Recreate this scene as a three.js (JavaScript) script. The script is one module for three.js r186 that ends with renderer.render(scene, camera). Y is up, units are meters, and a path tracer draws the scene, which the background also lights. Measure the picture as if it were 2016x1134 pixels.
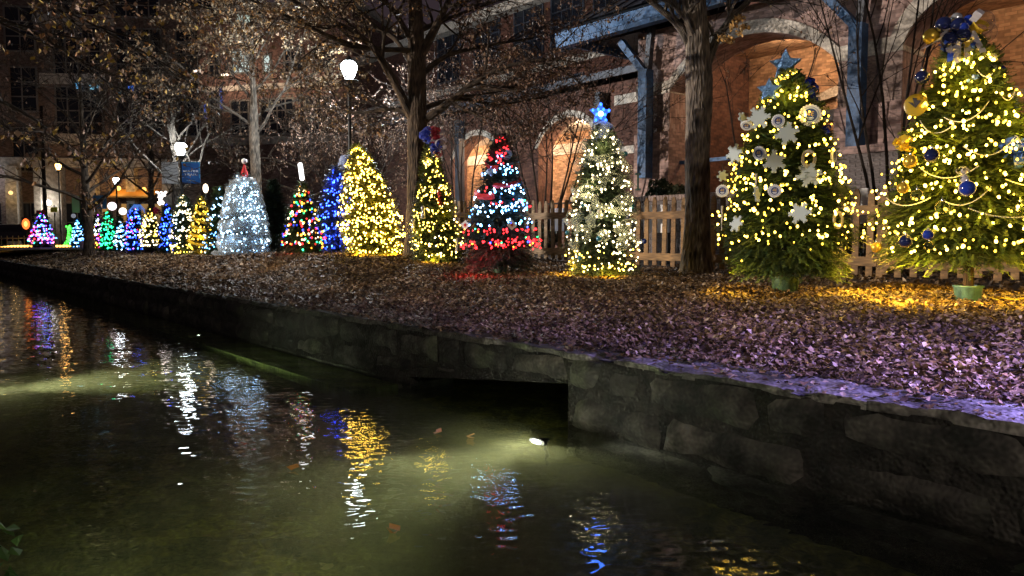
import * as THREE from 'three';
import { mergeGeometries } from 'three/addons/utils/BufferGeometryUtils.js';
import { ImprovedNoise } from 'three/addons/math/ImprovedNoise.js';

// ------------------------------------------------------------------ camera, sky, exposure
const scene = new THREE.Scene();
const FOC = 1516, PITCH = 0.0639, EYE = 1.5;
const camera = new THREE.PerspectiveCamera(41.0, 2016 / 1134, 0.05, 2000);
camera.position.set(0, EYE, 0);
camera.rotation.x = -PITCH;
const renderer = new THREE.WebGLRenderer({ antialias: true });
renderer.toneMapping = THREE.LinearToneMapping;
renderer.toneMappingExposure = 1;
renderer.shadowMap.enabled = true;
{ // overcast night sky over a town: dull mauve, a little warmer towards the horizon
  const W = 64, H = 32, a = new Float32Array(W * H * 4);
  for (let y = 0; y < H; y++) for (let x = 0; x < W; x++) {
    const up = Math.max(0, (y + 0.5) / H * 2 - 1), k = 1 - 0.35 * up;
    a.set([0.034 * k, 0.0235 * k, 0.0285 * k, 1], (y * W + x) * 4);
  }
  const t = new THREE.DataTexture(a, W, H, THREE.RGBAFormat, THREE.FloatType);
  t.mapping = THREE.EquirectangularReflectionMapping; t.magFilter = THREE.LinearFilter; t.needsUpdate = true;
  scene.background = t; scene.environment = t;
}

// ------------------------------------------------------------------ helpers
let seed = 12345;
const rnd = () => { seed = (seed + 0x6d2b79f5) | 0; let t = Math.imul(seed ^ (seed >>> 15), 1 | seed); t = (t + Math.imul(t ^ (t >>> 7), 61 | t)) ^ t; return ((t ^ (t >>> 14)) >>> 0) / 4294967296; };
const R = (a, b) => a + (b - a) * rnd();
const RI = (a, b) => Math.floor(R(a, b + 1));
const pick = (a) => a[Math.floor(rnd() * a.length)];
const V = (x, y, z) => new THREE.Vector3(x, y, z);
const cl = (x, a = 0, b = 1) => Math.min(b, Math.max(a, x));
const sm = (a, b, x) => { const t = cl((x - a) / (b - a)); return t * t * (3 - 2 * t); };
const PN = new ImprovedNoise();
const n3 = (x, y, z = 0) => PN.noise(x, y, z);
const CP = Math.cos(PITCH), SP = Math.sin(PITCH);
// a place in the photograph at a real depth (metres along the ground, away from the camera)
function at(px, py, D) {
  const a = (px - 1008) / FOC, b = (567 - py) / FOC, d = CP + b * SP;
  return V(a / d * D, EYE + (b * CP - SP) / d * D, -D);
}
// the bank: s runs along the canal away from us, v runs inland from the near bank
const UX = -0.643, UD = 0.766, VX = 0.766, VD = 0.643, BANK = -0.8727;
const bank = (s, v, y = 0) => V(s * UX + v * VX, y, -(s * UD + v * VD));
const toSV = (x, z) => [x * UX - z * UD, x * VX - z * VD];
function onV(px, py, v) { // the point of the upright plane v that the photograph shows there
  const a = (px - 1008) / FOC, b = (567 - py) / FOC, d = CP + b * SP, k = a / d;
  const s = v * (VX - VD * k) / (-UX + UD * k), D = s * UD + v * VD;
  return { s, D, y: EYE + (b * CP - SP) / d * D };
}
const WALL_V = 4.28, TOP = 0.6;
function gh(s, v) { // height of the ground on the far bank
  const r = sm(4.6, 7.4, v);
  let y = TOP - 0.01 + 0.3 * r + 0.24 * r * Math.exp(-Math.pow((s - 15.5) / 4.5, 2)) + 0.06 * r * Math.exp(-Math.pow((s - 22) / 5, 2)) + 0.12 * sm(8.5, 13, v);
  y += 0.025 * n3(s * 0.9, v * 0.9, 3) * sm(4.3, 5.2, v);
  return y;
}
const ghAt = (p) => { const [s, v] = toSV(p.x, p.z); return gh(s, v); };

const used = new Map();
function numbered(name) { const n = used.get(name) ?? 0; used.set(name, n + 1); return n ? name + '_' + String(n).padStart(3, '0') : name; }
function tag(o, label, category, group, kind) {
  if (label) o.userData.label = label;
  if (category) o.userData.category = category;
  if (group) o.userData.group = group;
  if (kind) o.userData.kind = kind;
  return o;
}
function thing(name, label, category, pos, turn = 0, group) {
  const o = new THREE.Group(); o.name = numbered(name); o.position.copy(pos ?? V(0, 0, 0)); o.rotation.y = turn; scene.add(o);
  return tag(o, label, category, group);
}
function mesh(name, geo, m, parent = scene, kind) {
  const o = new THREE.Mesh(geo, m); o.name = parent === scene ? numbered(name) : name;
  o.castShadow = o.receiveShadow = true; parent.add(o);
  if (kind) o.userData.kind = kind;
  return o;
}
// collects triangles with colours, normals and uv in metres
class MB {
  constructor() { this.p = []; this.n = []; this.c = []; this.u = []; this.i = []; this.count = 0; }
  vert(x, y, z, nx, ny, nz, c, u = 0, v = 0) { this.p.push(x, y, z); this.n.push(nx, ny, nz); this.c.push(c[0], c[1], c[2]); this.u.push(u, v); return this.count++; }
  tri(a, b, c, col) {
    const ux = b[0] - a[0], uy = b[1] - a[1], uz = b[2] - a[2], vx = c[0] - a[0], vy = c[1] - a[1], vz = c[2] - a[2];
    let x = uy * vz - uz * vy, y = uz * vx - ux * vz, z = ux * vy - uy * vx; const l = Math.hypot(x, y, z) || 1; x /= l; y /= l; z /= l;
    const k = this.count; this.vert(a[0], a[1], a[2], x, y, z, col); this.vert(b[0], b[1], b[2], x, y, z, col); this.vert(c[0], c[1], c[2], x, y, z, col); this.i.push(k, k + 1, k + 2);
  }
  tube(pts, rad, sides, col, us = 1) { // smooth tapered tube along Vector3 points
    const N = pts.length, T = V(0, 0, 0), A = V(0, 0, 0), B = V(0, 0, 0); let along = 0; const first = this.count; let prev = null;
    for (let k = 0; k < N; k++) {
      T.subVectors(pts[Math.min(N - 1, k + 1)], pts[Math.max(0, k - 1)]).normalize();
      if (!prev) { A.set(Math.abs(T.y) > 0.9 ? 1 : 0, Math.abs(T.y) > 0.9 ? 0 : 1, 0); } else A.copy(prev);
      A.addScaledVector(T, -A.dot(T)).normalize(); prev = A.clone(); B.crossVectors(T, A);
      if (k) along += pts[k].distanceTo(pts[k - 1]);
      const r = typeof rad === 'function' ? rad(k / (N - 1)) : rad[k];
      for (let j = 0; j <= sides; j++) {
        const t = j / sides * Math.PI * 2, c = Math.cos(t), s = Math.sin(t), nx = A.x * c + B.x * s, ny = A.y * c + B.y * s, nz = A.z * c + B.z * s;
        this.vert(pts[k].x + nx * r, pts[k].y + ny * r, pts[k].z + nz * r, nx, ny, nz, col, j / sides * us, along);
      }
    }
    for (let k = 0; k < N - 1; k++) for (let j = 0; j < sides; j++) {
      const a = first + k * (sides + 1) + j, b = a + sides + 1;
      this.i.push(a, a + 1, b, a + 1, b + 1, b);
    }
  }
  geo() {
    const g = new THREE.BufferGeometry();
    g.setAttribute('position', new THREE.BufferAttribute(new Float32Array(this.p), 3));
    g.setAttribute('normal', new THREE.BufferAttribute(new Float32Array(this.n), 3));
    g.setAttribute('color', new THREE.BufferAttribute(new Float32Array(this.c), 3));
    g.setAttribute('uv', new THREE.BufferAttribute(new Float32Array(this.u), 2));
    g.setIndex(new THREE.BufferAttribute(new Uint32Array(this.i), 1));
    return g;
  }
}
// boxes [cx, cy, cz, w, h, d] joined, uv in metres
function bx(list) {
  const gs = list.map(([cx, cy, cz, w, h, d, ry = 0, rz = 0, rx = 0]) => {
    const g = new THREE.BoxGeometry(w, h, d), uv = g.attributes.uv, dims = [[d, h], [d, h], [w, d], [w, d], [w, h], [w, h]];
    for (let f = 0; f < 6; f++) for (let k = 0; k < 4; k++) { const q = f * 4 + k; uv.setXY(q, uv.getX(q) * dims[f][0] + cx + cz, uv.getY(q) * dims[f][1] + cy); }
    if (rx) g.rotateX(rx); if (rz) g.rotateZ(rz); if (ry) g.rotateY(ry);
    return g.translate(cx, cy, cz);
  });
  return gs.length === 1 ? gs[0] : mergeGeometries(gs);
}
const join = (gs) => mergeGeometries(gs.map((g) => (g.index ? g.toNonIndexed() : g)));
function bar(a, b, r, sides = 8, r2 = r) { const m = new MB(); m.tube([a, b], [r, r2], sides, [1, 1, 1]); return m.geo(); }

// ------------------------------------------------------------------ textures and materials
function tex(W, H, f, rep = 1, srgb = false) { // f(x, y) -> [r, g, b] linear 0..1 (0..255 stored)
  const a = new Uint8Array(W * H * 4);
  for (let y = 0; y < H; y++) for (let x = 0; x < W; x++) { const c = f(x, y), o = (y * W + x) * 4; for (let k = 0; k < 3; k++) a[o + k] = cl(c[k]) * 255; a[o + 3] = 255; }
  const t = new THREE.DataTexture(a, W, H); t.wrapS = t.wrapT = THREE.RepeatWrapping; t.magFilter = THREE.LinearFilter; t.repeat.set(1 / rep, 1 / rep); t.needsUpdate = true;
  if (srgb) t.colorSpace = THREE.SRGBColorSpace;
  return t;
}
const wrapN = (x, y, P, k, z = 0) => { // periodic noise: blends four offsets of plain noise
  const u = x / P, v = y / P, f = k;
  const a = n3(u * f, v * f, z), b = n3((u - 1) * f, v * f, z), c = n3(u * f, (v - 1) * f, z), d = n3((u - 1) * f, (v - 1) * f, z);
  const wu = sm(0.7, 1, u), wv = sm(0.7, 1, v);
  return (a * (1 - wu) + b * wu) * (1 - wv) + (c * (1 - wu) + d * wu) * wv;
};
const gain = (v) => [v, v, v];
const brickH = (x, y, W, H, rows, cols) => {
  const r = Math.floor(y / H * rows), fy = y / H * rows - r, xx = x / W * cols + (r % 2) * 0.5, q = Math.floor(xx), fx = xx - q;
  const m = fx < 0.05 || fy < 0.15; return { m, id: ((q % cols) * 57 + r * 131) % 97 / 97 };
};
const brickMap = tex(512, 512, (x, y) => {
  const b = brickH(x, y, 512, 512, 26, 8.0), g = wrapN(x, y, 512, 24, 1) * 0.12 + wrapN(x, y, 512, 5, 7) * 0.2;
  if (b.m) return [0.78 + g, 0.76 + g, 0.74 + g];
  const k = 0.72 + 0.3 * b.id + g; return [k, k * 0.94, k * 0.92];
}, 2, true);
const brickBump = tex(512, 512, (x, y) => gain(brickH(x, y, 512, 512, 26, 8.0).m ? 0.2 : 0.75 + wrapN(x, y, 512, 60, 2) * 0.25), 2);
const grainMap = tex(512, 512, (x, y) => { const g = 0.8 + wrapN(x, y, 512, 6, 1) * 0.28 + wrapN(x, y, 512, 30, 2) * 0.2 + wrapN(x, y, 512, 110, 3) * 0.12; return [g, g * 0.98, g * 0.95]; }, 1.7, true);
const grainBump = tex(512, 512, (x, y) => gain(0.5 + wrapN(x, y, 512, 8, 1) * 0.3 + wrapN(x, y, 512, 40, 2) * 0.25 + wrapN(x, y, 512, 120, 4) * 0.18), 1.7);
const wrapA = (x, y, P, kx, ky, z) => { // periodic noise with its own grain in x and y
  const u = x / P, v = y / P, g = (a, b) => n3(a * kx, b * ky, z), wu = sm(0.75, 1, u), wv = sm(0.75, 1, v);
  return (g(u, v) * (1 - wu) + g(u - 1, v) * wu) * (1 - wv) + (g(u, v - 1) * (1 - wu) + g(u - 1, v - 1) * wu) * wv;
};
const ridge = (x, y) => 1 - Math.abs(wrapA(x, y, 512, 22, 3.5, 1)) * 2.4;
const barkMap = tex(512, 512, (x, y) => { const g = 0.55 + ridge(x, y) * 0.22 + wrapA(x, y, 512, 60, 9, 4) * 0.3 + wrapA(x, y, 512, 5, 4, 2) * 0.4; return [g, g * 0.94, g * 0.86]; }, 1, true);
const barkBump = tex(512, 512, (x, y) => gain(0.35 + ridge(x, y) * 0.4 + wrapA(x, y, 512, 60, 12, 3) * 0.2), 1);
const woodMap = tex(512, 512, (x, y) => { const g = 0.8 + wrapN(x * 0.2, y, 512, 40, 1) * 0.22 + wrapN(x, y, 512, 5, 3) * 0.3; return [g, g * 0.93, g * 0.82]; }, 1.3, true);
const stoneMap = tex(512, 512, (x, y) => { const k = wrapN(x, y, 512, 5, 11), g = 0.62 + k * 0.55 + wrapN(x, y, 512, 16, 2) * 0.4 + wrapN(x, y, 512, 70, 3) * 0.25, m = sm(0.05, 0.4, wrapN(x, y, 512, 4, 5)); return [g * (1 - 0.12 * m), g * (0.98 - 0.06 * m), g * (0.93 - 0.15 * m)]; }, 1.9, true);
const stoneBump = tex(512, 512, (x, y) => gain(0.5 + wrapN(x, y, 512, 5, 11) * 0.3 + wrapN(x, y, 512, 18, 2) * 0.35 + wrapN(x, y, 512, 80, 3) * 0.2), 1.9);
const bedMap = tex(1024, 1024, (x, y) => {
  const w = 26 * wrapN(x, y, 1024, 14, 8), xx = (x + w + 1024) % 1024, yy = (y + w * 0.7 + 1024) % 1024;
  const a = wrapN(xx, yy, 1024, 13, 1) + 0.6 * wrapN(xx, yy, 1024, 34, 2) + 0.35 * wrapN(x, y, 1024, 90, 3), k = sm(-0.35, 0.5, a), f = 0.85 + wrapN(x, y, 1024, 130, 5) * 0.3;
  return [(0.56 + 0.34 * k) * f, (0.56 + 0.33 * k) * f, (0.38 + 0.1 * k) * f];
}, 4, true);
const rippleData = (() => { // waves of many directions, periodic over the tile
  const N = 1024, h = new Float32Array(N * N), ws = [];
  for (let k = 0; k < 70; k++) {
    const L = R(0, 1), wl = 0.07 * Math.pow(14, L), ang = R(-1, 1) * 1.5, c = 8 / wl;
    const kx = Math.round(Math.cos(ang) * c), ky = Math.round(Math.sin(ang) * c);
    if (kx || ky) ws.push([kx, ky, R(0, 6.283), 0.00055 * wl * (wl < 0.16 ? 1.8 : 0.6)]);
  }
  let lo = 1e9, hi = -1e9;
  for (const [kx, ky, ph, amp] of ws) {
    const cx = new Float32Array(N), sx = new Float32Array(N);
    for (let x = 0; x < N; x++) { const t = x / N * 6.2832 * kx + ph; cx[x] = Math.cos(t); sx[x] = Math.sin(t); }
    for (let y = 0; y < N; y++) { const t = y / N * 6.2832 * ky, a = Math.cos(t) * amp, b = Math.sin(t) * amp; for (let x = 0; x < N; x++) h[y * N + x] += a * cx[x] - b * sx[x]; }
  }
  for (const q of h) { lo = Math.min(lo, q); hi = Math.max(hi, q); }
  const d = new Float32Array(N * N * 4); for (let k = 0; k < N * N; k++) { const q = (h[k] - lo) / (hi - lo); d[k * 4] = d[k * 4 + 1] = d[k * 4 + 2] = q; d[k * 4 + 3] = 1; }
  const t = new THREE.DataTexture(d, N, N, THREE.RGBAFormat, THREE.FloatType); t.wrapS = t.wrapT = THREE.RepeatWrapping; t.magFilter = THREE.LinearFilter; t.repeat.set(1 / 8, 1 / 8); t.needsUpdate = true;
  return { t, range: hi - lo };
})();
const std = (c, rough = 0.85, o = {}) => { const m = new THREE.MeshStandardMaterial({ roughness: rough, ...o }); m.color.setRGB(...c); return m; };
const phys = (c, rough, o = {}) => { const m = new THREE.MeshPhysicalMaterial({ roughness: rough, ...o }); m.color.setRGB(...c); return m; };
const glow = (c, k) => { const m = new THREE.MeshStandardMaterial({ roughness: 0.5 }); m.color.setRGB(0.02, 0.02, 0.02); m.emissive.setRGB(...c); m.emissiveIntensity = k; return m; };
const brick = (c) => std(c, 0.9, { map: brickMap, bumpMap: brickBump, bumpScale: 0.006 });
const M = {
  dirt: std([0.075, 0.05, 0.032], 0.95, { map: grainMap, bumpMap: grainBump, bumpScale: 0.03 }),
  needle: std([1, 1, 1], 0.55, { vertexColors: true, side: THREE.DoubleSide }),
  leaf: std([1, 1, 1], 0.62, { vertexColors: true, side: THREE.DoubleSide }),
  litter: std([1, 1, 1], 0.6, { vertexColors: true, side: THREE.DoubleSide }),
  thinLeaf: phys([1, 1, 1], 0.9, { vertexColors: true, side: THREE.DoubleSide, transmission: 0.35, thickness: 0 }),
  bark: std([0.15, 0.115, 0.085], 0.9, { map: barkMap, bumpMap: barkBump, bumpScale: 0.03 }),
  barkPale: std([0.29, 0.27, 0.25], 0.85, { map: barkMap, bumpMap: barkBump, bumpScale: 0.05 }),
  barkDark: std([0.07, 0.052, 0.042], 0.9, { map: barkMap, bumpMap: barkBump, bumpScale: 0.02 }),
  trunk: std([0.09, 0.06, 0.04], 0.9, { map: barkMap, bumpMap: barkBump, bumpScale: 0.01 }),
  wood: std([0.5, 0.38, 0.23], 0.75, { map: woodMap, bumpMap: woodMap, bumpScale: 0.003 }),
  stone: std([0.082, 0.078, 0.076], 0.85, { map: stoneMap, bumpMap: stoneBump, bumpScale: 0.022 }),
  stoneB: std([0.118, 0.112, 0.11], 0.85, { map: stoneMap, bumpMap: stoneBump, bumpScale: 0.022 }),
  stoneC: std([0.05, 0.047, 0.045], 0.8, { map: stoneMap, bumpMap: stoneBump, bumpScale: 0.022 }),
  mortar: std([0.036, 0.034, 0.032], 0.95, { map: stoneMap, bumpMap: stoneBump, bumpScale: 0.05 }),
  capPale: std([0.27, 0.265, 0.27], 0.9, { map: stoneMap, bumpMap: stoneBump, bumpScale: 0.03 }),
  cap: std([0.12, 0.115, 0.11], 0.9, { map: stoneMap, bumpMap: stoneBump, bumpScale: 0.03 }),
  bed: std([0.2, 0.19, 0.135], 0.95, { map: bedMap, bumpMap: bedMap, bumpScale: 0.012 }),
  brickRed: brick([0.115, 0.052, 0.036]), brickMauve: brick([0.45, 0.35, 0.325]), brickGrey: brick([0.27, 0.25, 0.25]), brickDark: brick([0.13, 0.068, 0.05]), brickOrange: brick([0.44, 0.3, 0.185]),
  brickPink: brick([0.25, 0.165, 0.14]), brickTan: brick([0.25, 0.2, 0.17]),
  brickPiece: [0.85, 1, 1.15, 0.95].map((k) => std([0.25 * k, 0.225 * k, 0.23 * k], 0.9, { map: grainMap, bumpMap: grainBump, bumpScale: 0.008 })),
  mauvePiece: [0.85, 1, 1.15].map((k) => std([0.45 * k, 0.35 * k, 0.32 * k], 0.9, { map: grainMap, bumpMap: grainBump, bumpScale: 0.008 })),
  limestone: std([0.72, 0.69, 0.64], 0.85, { map: grainMap, bumpMap: grainBump, bumpScale: 0.006 }),
  blue: std([0.035, 0.14, 0.36], 0.55, { map: grainMap }),
  slate: std([0.05, 0.065, 0.10], 0.5, { map: grainMap, bumpMap: grainBump, bumpScale: 0.01 }),
  black: std([0.015, 0.015, 0.017], 0.45), iron: std([0.02, 0.022, 0.022], 0.5, { metalness: 0.3 }),
  darkGlass: phys([0.012, 0.015, 0.022], 0.06, { specularIntensity: 1 }),
  frame: std([0.17, 0.155, 0.14], 0.6), white: std([0.78, 0.77, 0.74], 0.6), offwhite: std([0.62, 0.6, 0.55], 0.7, { map: grainMap }),
  green: std([0.09, 0.19, 0.11], 0.5, { map: grainMap }), teal: std([0.1, 0.24, 0.26], 0.5, { map: grainMap }),
};

// ------------------------------------------------------------------ ground, water, canal walls
function sheet(name, ss, vs, yf, m, kind = 'structure') {
  const mb = new MB();
  for (const s of ss) for (const v of vs) { const p = bank(s, v, yf(s, v)); mb.vert(p.x, p.y, p.z, 0, 1, 0, [1, 1, 1], s, v); }
  const W = vs.length;
  for (let a = 0; a < ss.length - 1; a++) for (let b = 0; b < W - 1; b++) { const k = a * W + b; mb.i.push(k, k + 1, k + W, k + 1, k + W + 1, k + W); }
  const g = mb.geo(); g.computeVertexNormals();
  return mesh(name, g, m, scene, kind);
}
const range = (a, b, st) => { const o = []; for (let x = a; x < b - 1e-6; x += st) o.push(x); o.push(b); return o; };
const gS = [-400, -120, -40, ...range(-14, 44, 0.3), 48, 56, 70, 100, 200, 500], gV = [WALL_V + 0.12, ...range(WALL_V + 0.25, 13, 0.28), 14, 16, 20, 30, 60, 150, 500];
tag(sheet('ground', gS, gV, (s, v) => (v > 14 || s > 44 || s < -14 ? gh(cl(s, -14, 44), Math.min(v, 14)) : gh(s, v)) - 0.03, M.dirt), 'brown leaf-strewn earth bank beside the canal', null, null, 'structure');
sheet('pond_bed', range(-14, 75, 0.6), range(-0.4, 6.6, 0.35), (s, v) => -0.8 + 0.1 * n3(s * 0.7, v * 0.7, 4) + 0.05 * n3(s * 2.2, v * 2.2, 1), M.bed);
const water = phys([1, 1, 1], 0.0, { transmission: 1, ior: 1.33, thickness: 1, bumpMap: rippleData.t, bumpScale: rippleData.range * 1.0, side: THREE.DoubleSide });
water.attenuationColor = new THREE.Color().setRGB(0.6, 0.66, 0.56); water.attenuationDistance = 1.8;
sheet('water', [-14, 0, 20, 40, 76], [0.24, 2, 4.2, 6.55], () => 0, water);
sheet('street', [40.5, 60, 90, 140], [-60, -20, 0, 4.2, 12, 30, 60], () => 1.0, std([0.055, 0.053, 0.05], 0.8, { map: grainMap, bumpMap: grainBump, bumpScale: 0.01 }));

// the far canal wall: mortar core with an outlet, rubble stones of its own, a concrete cap
const canal = thing('canal_wall', 'long dark rubble stone canal wall holding up the leaf-covered bank', 'wall', bank(0, WALL_V, 0), BANK);
const OUT0 = 4.4, OUT1 = 6.75; // outlet opening along s
const lintel = (s) => (s < OUT0 || s > OUT1 ? -9 : 0.34 - 0.115 * (s - OUT0) + 0.012 * n3(s * 4, 3));
{
  const sh = new THREE.Shape(), S0 = -14, S1 = 75;
  sh.moveTo(-S0, -0.95); sh.lineTo(-S0, TOP - 0.045); sh.lineTo(-S1, TOP - 0.045); sh.lineTo(-S1, -0.95); sh.lineTo(-OUT1, -0.95);
  for (let k = 0; k <= 14; k++) { const s = OUT1 - (OUT1 - OUT0) * k / 14; sh.lineTo(-s, Math.min(lintel(cl(s, OUT0 + 0.001, OUT1 - 0.001)), 0.4)); }
  sh.lineTo(-OUT0, -0.95); sh.closePath();
  mesh('core', new THREE.ExtrudeGeometry(sh, { depth: 0.55, bevelEnabled: false }).translate(0, 0, -0.55), M.mortar, canal);
  mesh('outlet_back', bx([[-8, -0.2, -2.6, 16, 1.56, 0.2], [-8, 0.5, -1.55, 16, 0.1, 1.9]]), M.mortar, canal);
}
function rubble(w, h, d, sd) { // a rough-faced stone block with worn edges
  const nx = Math.max(3, Math.round(w / 0.09)), ny = Math.max(3, Math.round(h / 0.09)), g = new THREE.BoxGeometry(w, h, d, nx, ny, 1), p = g.attributes.position;
  for (let k = 0; k < p.count; k++) {
    let x = p.getX(k), y = p.getY(k), z = p.getZ(k); const ex = Math.abs(x) / (w / 2), ey = Math.abs(y) / (h / 2);
    if (z > 0) { z -= d * 0.3 * Math.pow(Math.max(ex, ey), 9); z += 0.045 * n3(x * 3 + sd, y * 3, sd) + 0.02 * n3(x * 9, y * 9, sd); }
    x += 0.05 * n3(y * 3, sd * 1.7, z * 4) * (ex > 0.9 ? 1 : 0); y += (y > 0 ? 0.012 : 0.035) * n3(x * 3, sd * 2.3, 5) * (ey > 0.9 ? 1 : 0);
    p.setXYZ(k, x, y, z);
  }
  const uv = g.attributes.uv; for (let k = 0; k < uv.count; k++) uv.setXY(k, p.getX(k) + sd * 3.1, p.getY(k) + sd * 1.3);
  g.computeVertexNormals(); return g;
}
{
  const far = [];
  for (let row = 0; row < 3; row++) {
    let s = -3 + R(0, 0.3);
    const y0 = [-0.42, -0.02, 0.27][row], y1 = [-0.02, 0.27, 0.565][row];
    while (s < 55) {
      const w = R(0.4, 1.15) * (s > 20 ? 1.6 : 1), mid = s + w / 2; let b = y0, t = y1;
      if (mid > OUT0 - w / 2 && mid < OUT1 + w / 2 && s + w > OUT0 + 0.02 && s < OUT1 - 0.02) {
        const L = Math.max(lintel(cl(mid, OUT0 + 0.05, OUT1 - 0.05)), lintel(cl(s + w - 0.05, OUT0 + 0.05, OUT1 - 0.05)), lintel(cl(s + 0.05, OUT0 + 0.05, OUT1 - 0.05)));
        b = Math.max(b, L + 0.01); if (s < OUT0) { const e = OUT0 - s; if (e > 0.2) { place(s, e, row === 2 ? 0.31 : y0, t); } s = OUT0; continue; }
      }
      if (t - b > 0.06) place(s, w, b, t);
      s += w;
    }
    function place(s0, w, b, t) {
      const g = rubble(w - 0.025, t - b - 0.02, 0.2, R(0, 40)), jut = R(-0.01, 0.022);
      if (s0 < 24) { const o = mesh('stone', g, pick([M.stone, M.stone, M.stoneB, M.stoneC]), canal); o.position.set(-(s0 + w / 2), (b + t) / 2, -0.07 + jut); o.rotation.z = R(-0.02, 0.02); }
      else far.push(g.translate(-(s0 + w / 2), (b + t) / 2, -0.07 + jut));
    }
  }
  mesh('far_stones', mergeGeometries(far), M.stone, canal, 'stuff');
  // cap: rough concrete poured in lengths, broken at the edge
  let s = -6;
  while (s < 60) {
    const w = R(1.3, 2.3), g = new THREE.BoxGeometry(w - 0.003, 0.06, 0.5, Math.round(w / 0.05), 4, 10), p = g.attributes.position, uv = g.attributes.uv;
    for (let k = 0; k < p.count; k++) {
      const x = p.getX(k), y = p.getY(k), z = p.getZ(k), q = x - s - w / 2;
      const chip = Math.max(0, n3(q * 3.1, 4, 1)) * 0.09 + Math.max(0, n3(q * 9, 2, 6)) * 0.03;
      p.setXYZ(k, x, y + (y > 0 ? 0.02 * n3(q * 3, z * 5, 2) + 0.008 * n3(q * 14, z * 14, 3) - (z > 0.2 ? chip * 0.6 : 0) : 0), z + (z > 0.2 ? 0.05 * n3(q * 2.2, y * 6, 7) + 0.015 * n3(q * 10, y * 20, 2) - (y > 0.02 ? chip * 0.7 : chip * 0.3) - 0.02 : 0)); uv.setXY(k, x + s, z + y);
    }
    g.computeVertexNormals();
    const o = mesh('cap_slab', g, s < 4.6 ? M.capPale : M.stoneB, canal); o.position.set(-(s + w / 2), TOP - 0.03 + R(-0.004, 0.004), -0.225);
    s += w;
  }
}
// sunken ledge at the foot of the wall, furred with algae
{
  const g = new THREE.BoxGeometry(50, 0.5, 0.55, 300, 2, 5), p = g.attributes.position;
  for (let k = 0; k < p.count; k++) { const x = p.getX(k), z = p.getZ(k); if (p.getY(k) > 0.2) p.setY(k, 0.25 + 0.03 * n3(x * 4, z * 4, 1)); if (z > 0.2) p.setZ(k, z + 0.04 * n3(x * 3, 0, 2)); }
  g.computeVertexNormals(); const uv = g.attributes.uv; for (let k = 0; k < uv.count; k++) uv.setXY(k, p.getX(k), p.getZ(k));
  const o = mesh('ledge', g, std([0.1, 0.14, 0.03], 0.95, { map: grainMap, bumpMap: grainBump, bumpScale: 0.04 }), canal); o.position.set(-6.85 - 25, -0.32, 0.36);
}
// near bank, on whose edge the picture was taken
const near = thing('near_canal_wall', 'near stone canal wall on the photographer\'s side, below the frame', 'wall', bank(0, 0.2, 0), BANK);
mesh('core', bx([[-30, -0.2, 0.17, 90, 1.5, 0.35]]), M.stone, near);
mesh('cap_slab', bx([[-30, 0.58, 0.2, 90, 0.1, 0.45]]), M.cap, near);
sheet('near_bank', [-14, 0, 30, 76], [-60, -20, -3, -0.1], () => 0.55, M.dirt);

// ------------------------------------------------------------------ fallen leaves
const LEAF = [[0.2, 0.13, 0.07], [0.13, 0.077, 0.038], [0.27, 0.185, 0.105], [0.06, 0.036, 0.02], [0.22, 0.148, 0.085], [0.4, 0.31, 0.21], [0.17, 0.1, 0.036], [0.075, 0.046, 0.027]];
function leafInto(mb, p, size, col, tilt, yaw) { // a curled leaf: two lobes folded at the midrib
  const cy = Math.cos(yaw), sy = Math.sin(yaw), ct = Math.cos(tilt), st = Math.sin(tilt), f = R(-0.5, 0.6), l = size, w = size * R(0.3, 0.42), cu = R(-0.3, 0.35) * size, roll = R(-0.5, 0.5);
  const pt = (x, y, z) => { const y1 = y + x * roll, z2 = z * ct - y1 * st, y2 = z * st + y1 * ct; return [p.x + x * cy - z2 * sy, p.y + y2, p.z + x * sy + z2 * cy]; };
  const a = pt(0, 0, -l / 2), b = pt(0, cu * 0.2 + 0.1 * cu, 0), c = pt(0, cu, l / 2), d = pt(-w, f * w, -0.02 * l), e = pt(w, f * w * R(0.4, 1.2), 0.06 * l);
  mb.tri(a, b, d, col); mb.tri(b, c, d, col); mb.tri(a, e, b, col); mb.tri(b, e, c, col);
}
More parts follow.
